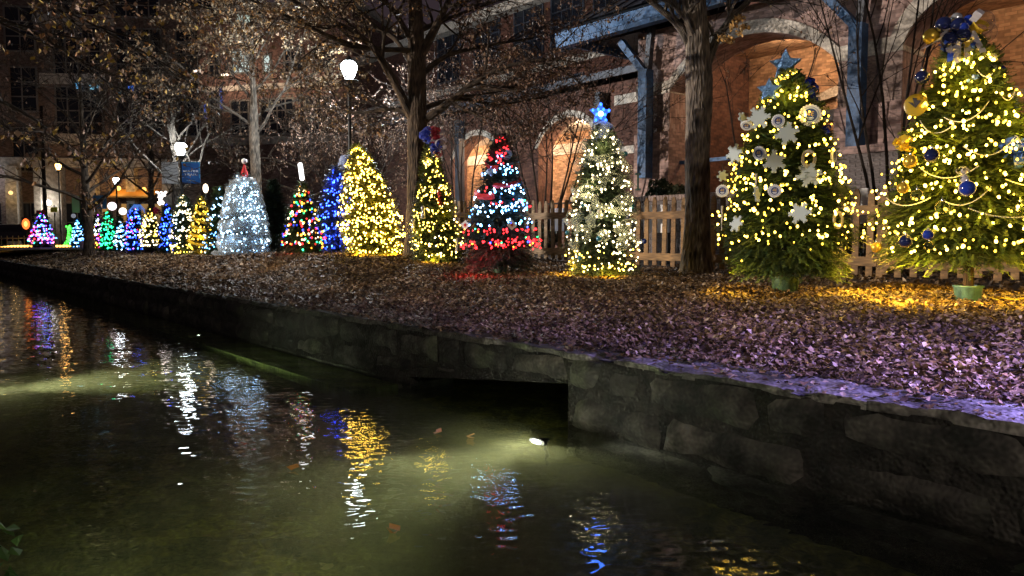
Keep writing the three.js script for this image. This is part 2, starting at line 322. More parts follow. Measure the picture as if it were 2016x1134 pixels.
{
  const mb = new MB();
  const lay = (n, s0, s1, v0, v1, z0, z1, lift) => {
    for (let k = 0; k < n; k++) {
      const s = R(s0, s1), v = R(v0, v1), edge = WALL_V - 0.02 + 0.16 * (0.5 + n3(s * 1.3, 7)) * sm(7.5, 3, s) + 0.13 * n3(s * 2.6, 2) + 0.07 * n3(s * 9, 5) + 0.27 * sm(4.4, 2.4, s);
      if (v < edge || (v < edge + 0.12 && rnd() < 0.4)) continue;
      const p = bank(s, v, Math.max(gh(s, Math.max(v, WALL_V + 0.3)), v < WALL_V + 0.34 ? TOP + 0.012 : 0) + R(-0.012, lift) + 0.045 * sm(WALL_V + 0.4, WALL_V + 1.2, v) * n3(s * 1.1, v * 1.1, 9)), c = pick(LEAF), k2 = R(0.65, 1.3) * (1 + 0.75 * n3(s * 0.9, v * 1.2, 4) + 0.4 * n3(s * 3, v * 3, 8));
      leafInto(mb, p, R(z0, z1), [c[0] * k2, c[1] * k2, c[2] * k2], R(-0.7, 0.7), R(0, 6.28));
    }
  };
  lay(74000, 0.5, 9, WALL_V, 9.5, 0.022, 0.066, 0.06);
  lay(34000, 9, 16, WALL_V, 10.5, 0.035, 0.08, 0.05);
  lay(19000, 16, 28, WALL_V, 11, 0.07, 0.12, 0.05);
  lay(6000, 28, 44, WALL_V, 11, 0.09, 0.14, 0.04);
  lay(6000, -1.5, 9, 9.5, 13.5, 0.05, 0.1, 0.05);
  for (let k = 0; k < 700; k++) { // single leaves and crumbs lying on the bare cap
    const s = R(0, 14), v = WALL_V + R(-0.02, 0.26), p = bank(s, v, TOP + 0.012), c = pick(LEAF);
    leafInto(mb, p, R(0.03, 0.07), c, R(-0.25, 0.25), R(0, 6.28));
  }
  tag(mesh('leaf_litter', mb.geo(), M.litter), 'thick carpet of dry brown fallen leaves over the bank', 'leaf litter', null, 'stuff');
  // sunk leaves on the bed
  const b2 = new MB();
  for (let k = 0; k < 260; k++) { const s = R(-1, 14), v = R(0.6, 4), p = bank(s, v, -0.74 + R(-0.03, 0.06)); const c = pick(LEAF); leafInto(b2, p, R(0.05, 0.09), [c[0] * 0.6, c[1] * 0.65, c[2] * 0.4], R(-0.4, 0.4), R(0, 6.28)); }
  tag(mesh('sunken_leaves', b2.geo(), M.leaf), 'dull leaves sunk on the canal bed under the clear water', 'leaf litter', null, 'stuff');
}
// leaves afloat
for (const [px, py, label] of [[927, 868, 'orange leaf afloat just left of the bright pond light'], [862, 858, 'small brown leaf afloat left of the orange floating leaf'], [578, 932, 'curled orange leaf afloat below the reflection of the many-coloured tree'], [776, 1063, 'yellow leaf afloat beside the long white lamp reflection']]) {
  const D = EYE * FOC / (py - 470), p = at(px, py, D), mb = new MB();
  for (let k = 0; k < 2; k++) leafInto(mb, V(R(-0.012, 0.012), 0.012 + k * 0.004, R(-0.01, 0.01)), 0.085, [0.5, 0.24, 0.05], R(-0.15, 0.15), R(0, 6));
  const o = mesh('floating_leaf', mb.geo(), M.leaf); o.position.set(p.x, 0.004, p.z); tag(o, label, 'leaf');
}

// ------------------------------------------------------------------ pond lights under the surface, and the silt they light
{
  // fine silt in all the canal's water, denser around two pond lights: one cloud of grains, repeated
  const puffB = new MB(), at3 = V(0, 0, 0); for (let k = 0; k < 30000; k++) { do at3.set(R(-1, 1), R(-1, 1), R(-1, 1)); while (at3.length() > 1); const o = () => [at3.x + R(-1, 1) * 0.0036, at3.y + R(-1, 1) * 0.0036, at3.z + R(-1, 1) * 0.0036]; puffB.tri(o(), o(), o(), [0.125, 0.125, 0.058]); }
  const puffs = [], qt = new THREE.Quaternion(), eu = new THREE.Euler();
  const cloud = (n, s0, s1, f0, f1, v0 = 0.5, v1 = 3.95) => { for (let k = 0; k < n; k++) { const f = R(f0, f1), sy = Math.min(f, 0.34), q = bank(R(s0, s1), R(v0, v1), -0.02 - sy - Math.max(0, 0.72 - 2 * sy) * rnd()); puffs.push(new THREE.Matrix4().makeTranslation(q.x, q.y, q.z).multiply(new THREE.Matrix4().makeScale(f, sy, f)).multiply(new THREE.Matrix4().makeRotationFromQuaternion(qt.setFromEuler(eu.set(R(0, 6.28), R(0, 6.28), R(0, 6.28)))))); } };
  cloud(520, -0.5, 9.5, 0.32, 0.42); cloud(300, 9.5, 34, 0.6, 0.8); cloud(620, 2.8, 7.4, 0.3, 0.4, 1.9, 3.95); cloud(320, 7.4, 11, 0.32, 0.42, 0.5, 3.4); // last two added around pond lights, to carry their glow
  const lens = glow([1, 1, 0.86], 14);
  const lamp = (px, py, toV, I, label, drop = 0.1, toS = R(-0.1, 0.1)) => {
    const D = (EYE + drop) * FOC / (py - 470), q = at(px, py, D), p = V(q.x, -drop, q.z), [s, v] = toSV(p.x, p.z);
    const dir = bank(toS, toV, 0).setY(-0.1).normalize();
    const t = thing('pond_light', label, 'underwater light', p, Math.atan2(dir.x, dir.z));
    mesh('housing', join([new THREE.CylinderGeometry(0.072, 0.03, 0.1, 16).rotateX(Math.PI / 2).translate(0, 0, -0.055), new THREE.TorusGeometry(0.075, 0.012, 8, 20)]), M.iron, t);
    mesh('lens', new THREE.SphereGeometry(0.068, 16, 8, 0, Math.PI * 2, 0, 0.9).rotateX(Math.PI / 2).translate(0, 0, -0.03), lens, t);
    mesh('stem', bar(V(0, -0.05, -0.09), V(0, -0.7, -0.11), 0.014), M.iron, t);
    const sp = new THREE.SpotLight(new THREE.Color().setRGB(1, 1, 0.8), I, 0, 0.62, 0.9, 2); sp.position.copy(p).addScaledVector(dir, 0.1); sp.target.position.copy(p).addScaledVector(dir, 3); sp.castShadow = true; sp.shadow.radius = 1; sp.name = 'pond_spot';
    scene.add(sp, sp.target);
    const sp3 = new THREE.PointLight(new THREE.Color().setRGB(1, 1, 0.8), I * 0.012); sp3.position.copy(p).addScaledVector(dir, 0.1); sp3.castShadow = true; sp3.name = 'pond_spill'; scene.add(sp3);
  };
  lamp(1058, 893, -1, 330, 'bright underwater light shining across the canal before the outlet');
  lamp(-40, 790, 1, 300, 'underwater light at the left edge shining towards the far wall');
  lamp(352, 628, -1, 110, 'underwater light by the wall below the row of blue trees');
  lamp(394, 672, -1, 2.5, 'faint underwater light by the wall below the yellow tree');
  lamp(160, 573, -1, 45, 'underwater light by the wall, second from the far end');
  lamp(86, 551, -1, 45, 'distant underwater light by the wall near the left edge');
  lamp(31, 543, -1, 45, 'farthest underwater light, at the far left end of the wall');
  
  lamp(560, 2100, 0.3, 52, 'unseen underwater light added below the frame to light the green canal bed', 0.3, 1);  // added lamp out of view, to brighten the bed
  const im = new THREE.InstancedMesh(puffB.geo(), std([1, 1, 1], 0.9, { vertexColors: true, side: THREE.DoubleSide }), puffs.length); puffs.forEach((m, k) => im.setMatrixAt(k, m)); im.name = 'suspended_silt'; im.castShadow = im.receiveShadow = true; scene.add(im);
  tag(im, 'fine silt hanging in the murky canal water, packed denser around two pond lights to carry their glow', 'silt', null, 'stuff');
}

// ------------------------------------------------------------------ picket fence and what stands behind it
{
  const FV = 10.75;
  const picketG = (() => { const sh = new THREE.Shape(); sh.moveTo(-0.045, 0); sh.lineTo(0.045, 0); sh.lineTo(0.045, 1.12); sh.lineTo(0.02, 1.2); sh.lineTo(-0.02, 1.2); sh.lineTo(-0.045, 1.12); sh.closePath(); return new THREE.ExtrudeGeometry(sh, { depth: 0.018, bevelEnabled: true, bevelSize: 0.003, bevelThickness: 0.003, bevelSegments: 1 }); })();
  const woods = [[0.38, 0.26, 0.13], [0.33, 0.22, 0.115], [0.42, 0.29, 0.15]].map((c) => std(c, 0.75, { map: woodMap, bumpMap: woodMap, bumpScale: 0.003 }));
  const coolLitWoods = [[0.34, 0.3, 0.26], [0.29, 0.26, 0.23]].map((c) => std(c, 0.8, { map: woodMap, bumpMap: woodMap, bumpScale: 0.003 }));  // same pine as the other run, bluish light put into its colour
  const fence = (s0, s1, ms, label) => { // panels of 2.4 m between posts
    const f = thing('picket_fence', label, 'fence', bank(s0, FV, gh(s0, FV) - 0.05), BANK);
    for (let a = s0; a < s1 - 0.1; a += 2.4) {
      const L = Math.min(2.4, s1 - a), y = gh(a + L / 2, FV) - gh(s0, FV) + 0.03, xm = -(a - s0) - L / 2;
      const post = mesh('post', bx([[-(a - s0), y + 0.55, -0.04, 0.09, 1.3, 0.09]]), pick(ms), f); post.rotation.z = R(-0.01, 0.01);
      for (const h of [0.24, 0.95]) { const r = mesh('rail', bx([[0, 0, 0, L - 0.01, 0.13, 0.04]]), pick(ms), f); r.position.set(xm, y + h + R(-0.015, 0.015), 0.055); r.rotation.z = R(-0.008, 0.008); }
      for (let x = 0.14; x < L - 0.02; x += 0.2) { const q = mesh('picket', picketG, pick(ms), f); q.position.set(-(a - s0) - x + R(-0.012, 0.012), y + 0.06 + R(-0.02, 0.02), 0.008); q.rotation.z = R(-0.015, 0.015); }
    }
  };
  const sAt = (px) => onV(px, 450, FV).s;
  fence(sAt(2150), sAt(1205), woods, 'low yellowish timber picket fence behind the three nearest decorated trees');
  fence(sAt(1200), sAt(880), coolLitWoods, 'weathered picket fence, its wood greyed for bluish light, behind the red and blue lit tree');
  const board = (px0, px1, py0, py1, v, label, m) => {
    const a = onV(px0, py0, v), b = onV(px1, py1, v), w = Math.abs(a.s - b.s), h = a.y - b.y, c = bank((a.s + b.s) / 2, v, b.y), t = thing('sign_board', label, 'sign board', c, BANK);
    mesh('panel', bx([[0, h / 2, 0, w, h, 0.03]]), m, t);
    for (const x of [-w / 2 + 0.05, w / 2 - 0.05]) mesh('leg', bx([[x, (gh(a.s, v) - b.y - 0.05) / 2, -0.035, 0.04, Math.max(0.1, b.y - gh(a.s, v) + 0.3), 0.03]]), M.iron, t);
  };
  board(1268, 1318, 405, 458, 11.9, 'cream board seen through the pickets right of the tulle tree', M.white);
  board(1084, 1116, 411, 455, 12.2, 'pale blue-white board behind the grey fence left of the tulle tree', std([0.7, 0.74, 0.85], 0.5));
  board(1676, 1708, 372, 440, 11.6, 'cream board behind the yellow fence left of the gold tree', M.white);
}

// ------------------------------------------------------------------ decorated trees
const bulbG = new THREE.IcosahedronGeometry(1, 1).scale(1, 1.35, 1), bulbLow = new THREE.IcosahedronGeometry(1, 0).scale(1, 1.25, 1);
const HUE = {
  warm: [1, 0.62, 0.085], gold: [1, 0.58, 0.04], soft: [1, 0.80, 0.42], cool: [0.34, 0.62, 1], white: [0.7, 0.88, 1], blue: [0.02, 0.06, 1], sky: [0.09, 0.36, 1], red: [1, 0.02, 0.025], green: [0.03, 1, 0.28], amber: [1, 0.36, 0.03], violet: [0.42, 0.1, 1], pink: [1, 0.12, 0.4], teal: [0.02, 1, 0.5],
};
const bulbM = {}; const bulbMat = (k, L) => bulbM[k + L] ?? (bulbM[k + L] = glow(HUE[k], L));
function profile(kind, t) {
  if (kind === 'drum') return Math.pow(cl(1 - t), 0.33) * (0.86 + 0.14 * sm(0, 0.15, t));
  if (kind === 'column') return Math.pow(cl(1 - t), 0.42) * (0.82 + 0.18 * sm(0, 0.15, t));
  if (kind === 'egg') return Math.pow(cl(1 - t), 0.6) * (0.68 + 0.32 * sm(0, 0.22, t));
  return (0.06 + 0.94 * Math.pow(cl(1 - t), 0.82)) * (0.74 + 0.26 * sm(0, 0.16, t));
}
function foliageInto(mb, o) { // o: y0, H (foliage only), R, kind, n twigs, green, lean, needle size
  const up = V(0, 1, 0), d = V(0, 0, 0), p = V(0, 0, 0), q = V(0, 0, 0), side = V(0, 0, 0), nrm = V(0, 0, 0), nd = V(0, 0, 0);
  for (let k = 0; k < o.n; k++) {
    let t; do t = rnd(); while (rnd() > 0.25 + profile(o.kind, t));
    const az = R(0, 6.2832), tier = Math.sin(t * o.tiers * 6.283 + Math.sin(az * 3 + o.sd) * 1.2), len = profile(o.kind, t) * o.R * (0.92 + 0.2 * n3(Math.cos(az) * 2 + o.sd, Math.sin(az) * 2, t * 6)) * (0.93 + 0.1 * tier) * (rnd() < 0.03 ? 1.12 : 1);
    const f = 1 - Math.pow(rnd(), 1.8) * 0.75, r = len * f, lift = (t - 0.35) * 0.5 - 0.25 * f + R(-0.15, 0.15);
    p.set(Math.cos(az) * r, o.y0 + t * o.H + lift * r * 0.5, Math.sin(az) * r); p.x += o.lean * t;
    d.set(Math.cos(az + R(-0.75, 0.75)), lift + R(-0.35, 0.3) + 0.35 * sm(0.75, 1, t), Math.sin(az + R(-0.75, 0.75))).normalize();
    const L = o.twig * R(0.6, 1.25) * (0.6 + 0.4 * sm(0, 0.3, len)), c0 = R(0.5, 1.55), col = [o.green[0] * c0 * R(0.85, 1.2), o.green[1] * c0, o.green[2] * c0 * R(0.8, 1.2)];
    side.crossVectors(d, up).normalize(); nrm.crossVectors(side, d); const roll = R(-0.7, 0.7), cr = Math.cos(roll), sr = Math.sin(roll);
    const N = o.needles;
    for (let j = 0; j < N; j++) {
      const u = (j + 0.5) / N, sgn = j % 2 ? 1 : -1, tilt = R(0.5, 1.0), w = R(-0.35, 0.9);
      q.copy(p).addScaledVector(d, L * (u - 0.35));
      nd.set(0, 0, 0).addScaledVector(d, 0.75).addScaledVector(side, sgn * tilt * cr + w * sr * 0.3).addScaledVector(nrm, w * 0.5 + sgn * tilt * sr * 0.6).normalize();
      const l = o.nl * R(0.7, 1.2), hw = o.nw * 0.5;
      mb.tri([q.x - d.x * hw * 1.5, q.y - d.y * hw * 1.5 - hw * 0.3, q.z - d.z * hw * 1.5], [q.x + d.x * hw * 1.5, q.y + d.y * hw * 1.5 + hw * 0.3, q.z + d.z * hw * 1.5], [q.x + nd.x * l, q.y + nd.y * l, q.z + nd.z * l], col);
    }
  }
}
const xmasTrees = {};
function xmas(id, o) {
  const b = at(o.px, o.base, o.D), p = V(b.x, ghAt(b) - 0.02, b.z), top = at(o.px, o.top, o.D).y, H = top - p.y, Rr = o.hw / FOC * o.D * ({ egg: 1.17, column: 1.08 }[o.kind] ?? 1.2), y0 = H * (o.skirt ?? 0.06), sd = o.px * 0.37;
  const t = thing('christmas_tree', o.label, 'christmas tree', p, 0); t.userData.label = o.label;
  const st = new MB(); st.tube([V(0, 0.02, 0), V(0, H * 0.5, 0), V(o.lean ?? 0, H * 0.97, 0)], [0.05, 0.035, 0.006], 8, [1, 1, 1]); mesh('trunk', st.geo(), M.trunk, t);
  if (o.pot !== 0) {
    const r = o.pot ?? 0.13, h = r * 1.5; mesh('pot', new THREE.LatheGeometry([[0.001, 0], [r * 0.82, 0], [r, h], [r * 1.06, h], [r * 1.06, h * 0.9], [r * 0.98, h * 0.9], [r * 0.92, h * 0.93], [0.001, h * 0.85]].map(([x, y]) => new THREE.Vector2(x, y)), 24), o.potM ?? M.green, t);
  }
  const mb = new MB();
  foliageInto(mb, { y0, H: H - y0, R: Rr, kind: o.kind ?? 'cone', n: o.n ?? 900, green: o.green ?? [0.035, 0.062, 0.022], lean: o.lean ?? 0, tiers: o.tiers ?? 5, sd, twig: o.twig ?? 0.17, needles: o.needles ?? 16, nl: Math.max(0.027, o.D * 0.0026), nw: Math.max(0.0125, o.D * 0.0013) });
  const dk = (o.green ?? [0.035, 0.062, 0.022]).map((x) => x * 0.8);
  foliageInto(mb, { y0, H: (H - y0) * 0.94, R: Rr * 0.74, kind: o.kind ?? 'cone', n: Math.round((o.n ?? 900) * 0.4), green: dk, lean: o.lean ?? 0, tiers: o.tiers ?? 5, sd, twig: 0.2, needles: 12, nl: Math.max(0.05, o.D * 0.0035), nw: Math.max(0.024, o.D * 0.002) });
  mesh('foliage', mb.geo(), M.needle, t);
  // bulbs along winding strings, on the sides that can be seen
  const face = Math.atan2(-p.z, -p.x), rad = o.bulb ?? Math.max(0.0115, o.D * 0.00075), lists = {};
  const put = (key, L, x, y, z, k) => {
    if (o.single) { const q = mesh('bulb', bulbG, bulbMat(key, L), t); q.position.set(x, y, z); q.scale.setScalar(rad * k); q.rotation.set(R(-0.7, 0.7), 0, R(-0.7, 0.7)); }
    else (lists[key + '|' + L] ??= []).push(bulbLow.clone().scale(rad * k, rad * k, rad * k).translate(x, y, z));
  };
  const spot = (t0, da, f = R(0.93, 1.1)) => { const r = profile(o.kind ?? 'cone', t0) * Rr * f, az = face + da; return [Math.cos(az) * r + (o.lean ?? 0) * t0, y0 + t0 * (H - y0), Math.sin(az) * r]; };
  for (const g of o.lights) {
    const [keys, n, L, tA = 0.02, tB = 1.0, dA = -2, dB = 2] = g;
    let k = 0; while (k < n) {
      const t0 = tA + (tB - tA) * rnd(); if (rnd() > 0.2 + profile(o.kind ?? 'cone', t0)) continue;
      const turns = o.turns ?? 7, w = t0 * turns, da = dB - dA > 3.5 && rnd() < 0.85 ? Math.asin(R(-1, 1)) : dA + (dB - dA) * rnd(), ts = cl(t0 + 0.35 * (Math.round(w + da / 6.283) - w - da / 6.283) / turns, tA, tB);
      const [x, y, z] = spot(ts + R(-0.012, 0.012), da); put(Array.isArray(keys) ? pick(keys) : keys, rnd() < 0.3 ? Math.round(L * 0.35) : L, x, y, z, R(0.7, 1.3)); k++;
    }
  }
  if (o.more) { const single = o.single; o.single = false; for (const [key, n, L] of o.more) for (let k = 0; k < n; k++) { let t0; do t0 = rnd(); while (rnd() > 0.2 + profile(o.kind ?? 'cone', t0)); const [x, y, z] = spot(t0, rnd() < 0.8 ? Math.asin(R(-1, 1)) : R(-2.4, 2.4)); put(key, L, x, y, z, R(0.6, 1.1)); } o.single = single; }
  for (const [key, gs] of Object.entries(lists)) { const [h, L] = key.split('|'); mesh('string_light', mergeGeometries(gs), bulbMat(h, +L), t, 'stuff'); }
  if (o.cast) for (const [key, I, t0, da] of o.cast) { // the strings' light on what stands around
    const [x, y, z] = spot(t0, da, 1.28), l = new THREE.SpotLight(new THREE.Color().setRGB(...HUE[key]), I * (t0 < 0.15 ? 2.4 : 1.3), 0, 1.28, 0.5, 2), q = Math.hypot(x, z) || 1; l.position.set(p.x + x, p.y + y, p.z + z); l.target.position.set(p.x + x - x / q * 0.62, p.y + y - (t0 < 0.15 ? 0.78 : 0.35), p.z + z - z / q * 0.62); scene.add(l.target); l.castShadow = true; l.shadow.radius = 6; l.name = 'string_glow'; scene.add(l);
  }
  xmasTrees[id] = { t, p, H, y0, Rr, face, spot, o, top: V(p.x + (o.lean ?? 0), top, p.z) };
  return xmasTrees[id];
}
const LW = 26;
xmas('gold', { label: 'large bushy tree full of gold lights with navy and gold ornaments, nearest at right', px: 1905, base: 588, D: 7.3, top: 70, hw: 172, lean: -0.1, n: 11500, needles: 18, twig: 0.15, skirt: 0.2, single: true, pot: 0.125, potM: M.teal, more: [['gold', 170, 8]], bulb: 0.0108, green: [0.085, 0.125, 0.028], tiers: 6,
  lights: [['warm', 215, 26, 0.03, 0.98], ['gold', 70, 21, 0.05, 0.95], ['warm', 9, 26, 0.0, 0.03, 0.1, 1.1]], cast: [['gold', 3.0, -0.05, 0.6], ['gold', 3.0, -0.03, -0.7], ['gold', 5, 0.12, 2.3], ['gold', 5, 0.12, -2.3], ['gold', 2.2, 0.45, 0.4], ['gold', 2.2, 0.3, -0.5], ['gold', 1.4, 0.75, 0], ['gold', 2, 0.6, -0.9], ['gold', 2.0, 0.25, 0.3]] });
xmas('snowflake', { label: 'tree with white snowflakes and round blue-and-white discs under a blue star', px: 1545, base: 572, D: 8.4, top: 140, hw: 134, n: 11500, needles: 16, twig: 0.15, skirt: 0.14, single: true, more: [['gold', 130, 8]], pot: 0.15, bulb: 0.0108, kind: 'egg', green: [0.052, 0.09, 0.03],
  lights: [['warm', 130, 22, 0.14, 0.52], ['warm', 60, 22, 0.5, 0.98], ['gold', 50, 19, 0.1, 0.9], ['warm', 12, 22, 0.86, 1.0]], cast: [['gold', 1.1, 0.0, 1.0], ['gold', 1.6, 0.0, -1.3], ['gold', 0.5, 0.2, 0.4], ['gold', 0.5, 0.15, -0.5], ['gold', 3.0, 0.2, -2.4], ['gold', 0.8, 0.85, 0]] });
xmas('tulle', { label: 'column-shaped tree wrapped in pale mesh ribbon under a glowing blue star', px: 1184, base: 548, D: 11.6, top: 252, hw: 70, n: 5000, needles: 16, twig: 0.2, skirt: 0.07, single: true, kind: 'column', more: [['soft', 150, 15]], pot: 0.13, potM: std([0.3, 0.36, 0.12], 0.5), bulb: 0.0108, green: [0.06, 0.09, 0.045],
  lights: [['soft', 95, 19, 0.1, 0.98], ['warm', 45, 19, 0.0, 0.14]], cast: [['gold', 1.4, 0.01, -0.2], ['gold', 0.8, 0.08, 1.2], ['soft', 1.2, 0.6, 0.5], ['soft', 0.9, 0.4, -0.3], ['soft', 0.8, 0.85, 0], ['gold', 2.5, 0.12, 2.4]] });
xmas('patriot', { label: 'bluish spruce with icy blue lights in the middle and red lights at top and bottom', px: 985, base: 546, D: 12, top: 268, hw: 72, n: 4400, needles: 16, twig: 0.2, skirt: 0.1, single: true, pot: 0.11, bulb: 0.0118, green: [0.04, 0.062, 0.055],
  lights: [['cool', 60, 24, 0.3, 0.8], ['sky', 60, 18, 0.3, 0.85], ['white', 10, 30, 0.36, 0.6], ['red', 34, 9, 0.78, 1.0], ['red', 120, 8, 0.1, 0.26], ['amber', 8, 9, 0.1, 0.27], ['red', 12, 8, 0.42, 0.8], ['green', 8, 14, 0.15, 0.85], ['blue', 6, 16, 0.15, 0.4]], cast: [['sky', 0.5, 0.5, -0.5], ['red', 0.6, 0.12, 0.5], ['red', 0.4, 0.05, 1.0]] });
xmas('wreathtop', { label: 'slim warm-lit tree topped by a big red, white and blue bow beside the thick trunk', px: 862, base: 506, D: 14.8, top: 285, hw: 50, n: 3600, needles: 14, twig: 0.2, skirt: 0.05, single: true, pot: 0.12, more: [['warm', 110, 12]], bulb: 0.011, lean: -0.12, green: [0.07, 0.1, 0.03],
  lights: [['warm', 150, 21], ['soft', 30, 21]], cast: [['gold', 1.2, 0.02, 0.2], ['gold', 0.8, 0.4, -0.4], ['gold', 0.8, 0.25, 0.7]] });
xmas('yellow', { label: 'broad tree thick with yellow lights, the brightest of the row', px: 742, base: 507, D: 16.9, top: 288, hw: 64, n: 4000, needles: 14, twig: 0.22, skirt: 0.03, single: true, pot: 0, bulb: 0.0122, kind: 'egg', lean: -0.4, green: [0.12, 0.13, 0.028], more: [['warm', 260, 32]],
  lights: [['warm', 230, 36], ['gold', 70, 32]], cast: [['gold', 2.4, 0.02, -0.6], ['gold', 2.4, 0.02, 0.6], ['gold', 2, 0.5, 0], ['gold', 2, 0.35, -0.9], ['gold', 2, 0.3, 0.9], ['gold', 1.2, 0.75, 0.2], ['gold', 2, 0.2, 0]] });
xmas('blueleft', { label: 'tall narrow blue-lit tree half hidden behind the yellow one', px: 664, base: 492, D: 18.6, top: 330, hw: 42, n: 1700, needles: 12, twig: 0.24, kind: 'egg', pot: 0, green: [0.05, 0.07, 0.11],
  lights: [['blue', 190, 20], ['sky', 26, 9]], cast: [['blue', 3, 0.5, -0.4], ['blue', 3, 0.2, 0.2], ['blue', 2.5, 0.8, 0.3]] });
xmas('multi', { label: 'small dark tree with red, green, blue and amber lights and a bright white topper', px: 598, base: 508, D: 17.4, top: 362, hw: 40, n: 1700, needles: 12, twig: 0.22, pot: 0, bulb: 0.019,
  lights: [['soft', 34, 8, 0.1, 0.95], ['amber', 40, 8, 0.05, 0.95], ['red', 36, 7, 0.1, 0.9], ['green', 26, 7, 0.02, 0.9], ['blue', 26, 7, 0.1, 0.9]], cast: [['amber', 0.25, 0.2, 0], ['red', 0.25, 0.12, 0.8]] });
xmas('dark', { label: 'unlit dark green tree standing between the white tulle tree and the many-coloured one', px: 541, base: 500, D: 21, top: 355, hw: 36, n: 2000, needles: 12, twig: 0.24, pot: 0, green: [0.022, 0.04, 0.02], lights: [['white', 8, 8, 0.1, 0.25, 0.2, 1.2]] });
xmas('santa', { label: 'tree wrapped in white tulle with white lights and a red Santa hat on top', px: 482, base: 503, D: 20.4, top: 345, hw: 40, n: 1500, needles: 10, twig: 0.22, kind: 'drum', pot: 0, green: [0.1, 0.13, 0.12],
  lights: [['cool', 120, 9], ['white', 80, 9]], more: [['white', 60, 15], ['cool', 40, 15]], cast: [['cool', 0.25, 0.7, -0.3], ['cool', 0.25, 0.2, 0.5]] });
xmas('icy', { label: 'green tree with cold blue-white lights tucked behind the left of the tulle tree', px: 434, base: 502, D: 23, top: 370, hw: 32, n: 1200, needles: 10, twig: 0.26, pot: 0, lights: [['cool', 90, 10], ['sky', 24, 9, 0, 0.4]], cast: [['cool', 0.3, 0.3, 0]] });
xmas('candle', { label: 'yellow-lit tree wound with gold ribbon and a tall flame-shaped lamp on top', px: 399, base: 500, D: 26, top: 388, hw: 24, n: 1100, needles: 10, twig: 0.26, kind: 'egg', pot: 0, green: [0.08, 0.08, 0.015], lights: [['gold', 90, 11], ['warm', 60, 11]], cast: [['gold', 0.6, 0.3, 0], ['gold', 0.5, 0.05, 0.3]] });
xmas('whitegreen', { label: 'full green tree with warm and cold white lights left of the gold-ribbon tree', px: 364, base: 502, D: 27, top: 386, hw: 28, n: 1300, needles: 10, twig: 0.28, kind: 'egg', pot: 0, green: [0.045, 0.08, 0.04], lights: [['soft', 130, 10], ['white', 36, 11, 0.2, 1], ['warm', 40, 10, 0, 0.15]], cast: [['warm', 0.6, 0.05, 0]] });
xmas('bluecone', { label: 'narrow tree with deep blue lights left of the warm and white one', px: 331, base: 496, D: 31, top: 403, hw: 16, n: 700, needles: 8, twig: 0.3, kind: 'column', pot: 0, lights: [['blue', 90, 20], ['sky', 20, 10]], cast: [['blue', 0.8, 0.4, 0]] });
xmas('warmround', { label: 'rounded tree with warm white lights between two blue trees', px: 297, base: 490, D: 33, top: 412, hw: 21, n: 800, needles: 8, twig: 0.32, kind: 'egg', skirt: 0.16, pot: 0.3, potM: M.black, lights: [['soft', 80, 11], ['warm', 50, 11]], cast: [['warm', 0.4, 0.4, 0]] });
xmas('bluebig', { label: 'blue-lit tree with a tinsel plume on top, left of the rounded warm tree', px: 267, base: 495, D: 34, top: 404, hw: 18, n: 800, needles: 8, twig: 0.32, kind: 'column', pot: 0, lights: [['blue', 90, 20], ['sky', 40, 11], ['red', 8, 9], ['violet', 14, 11]], cast: [['blue', 0.8, 0.2, 0]] });
xmas('bluesmall', { label: 'short tree with white and blue lights right of the green one', px: 238, base: 494, D: 36, top: 428, hw: 12, n: 600, needles: 8, twig: 0.3, pot: 0, lights: [['white', 40, 11], ['sky', 50, 11]], cast: [['sky', 0.4, 0.3, 0]] });
xmas('greenlit', { label: 'tree strung entirely with green lights', px: 214, base: 494, D: 38, top: 418, hw: 14, n: 700, needles: 8, twig: 0.32, kind: 'column', pot: 0, lights: [['green', 110, 10], ['teal', 40, 10]], cast: [['green', 0.8, 0.3, 0]] });
xmas('mixed', { label: 'tree of mixed white, violet and red lights left of the green one', px: 194, base: 490, D: 40, top: 424, hw: 11, n: 500, needles: 8, twig: 0.32, pot: 0, lights: [['white', 36, 11, 0.4, 1], ['violet', 26, 11], ['red', 14, 10, 0, 0.4], ['gold', 14, 11]], cast: [['violet', 0.4, 0.3, 0]] });
xmas('lightblue', { label: 'pale blue-lit tree just left of the far slim trunk', px: 155, base: 486, D: 46, top: 432, hw: 14, n: 500, needles: 8, twig: 0.36, pot: 0, lights: [['sky', 80, 11], ['cool', 40, 12]], cast: [['sky', 0.6, 0.3, 0]] });
xmas('planter', { label: 'many-coloured tree with a red bow in a dark round planter, farthest left', px: 84, base: 489, D: 45, top: 418, hw: 22, n: 700, needles: 8, twig: 0.38, skirt: 0.16, pot: 0.55, potM: M.black, lights: [['sky', 36, 11], ['violet', 40, 11], ['pink', 40, 10, 0, 0.4], ['teal', 20, 10], ['red', 20, 9], ['blue', 30, 20]], cast: [['violet', 0.5, 0.3, 0]] });

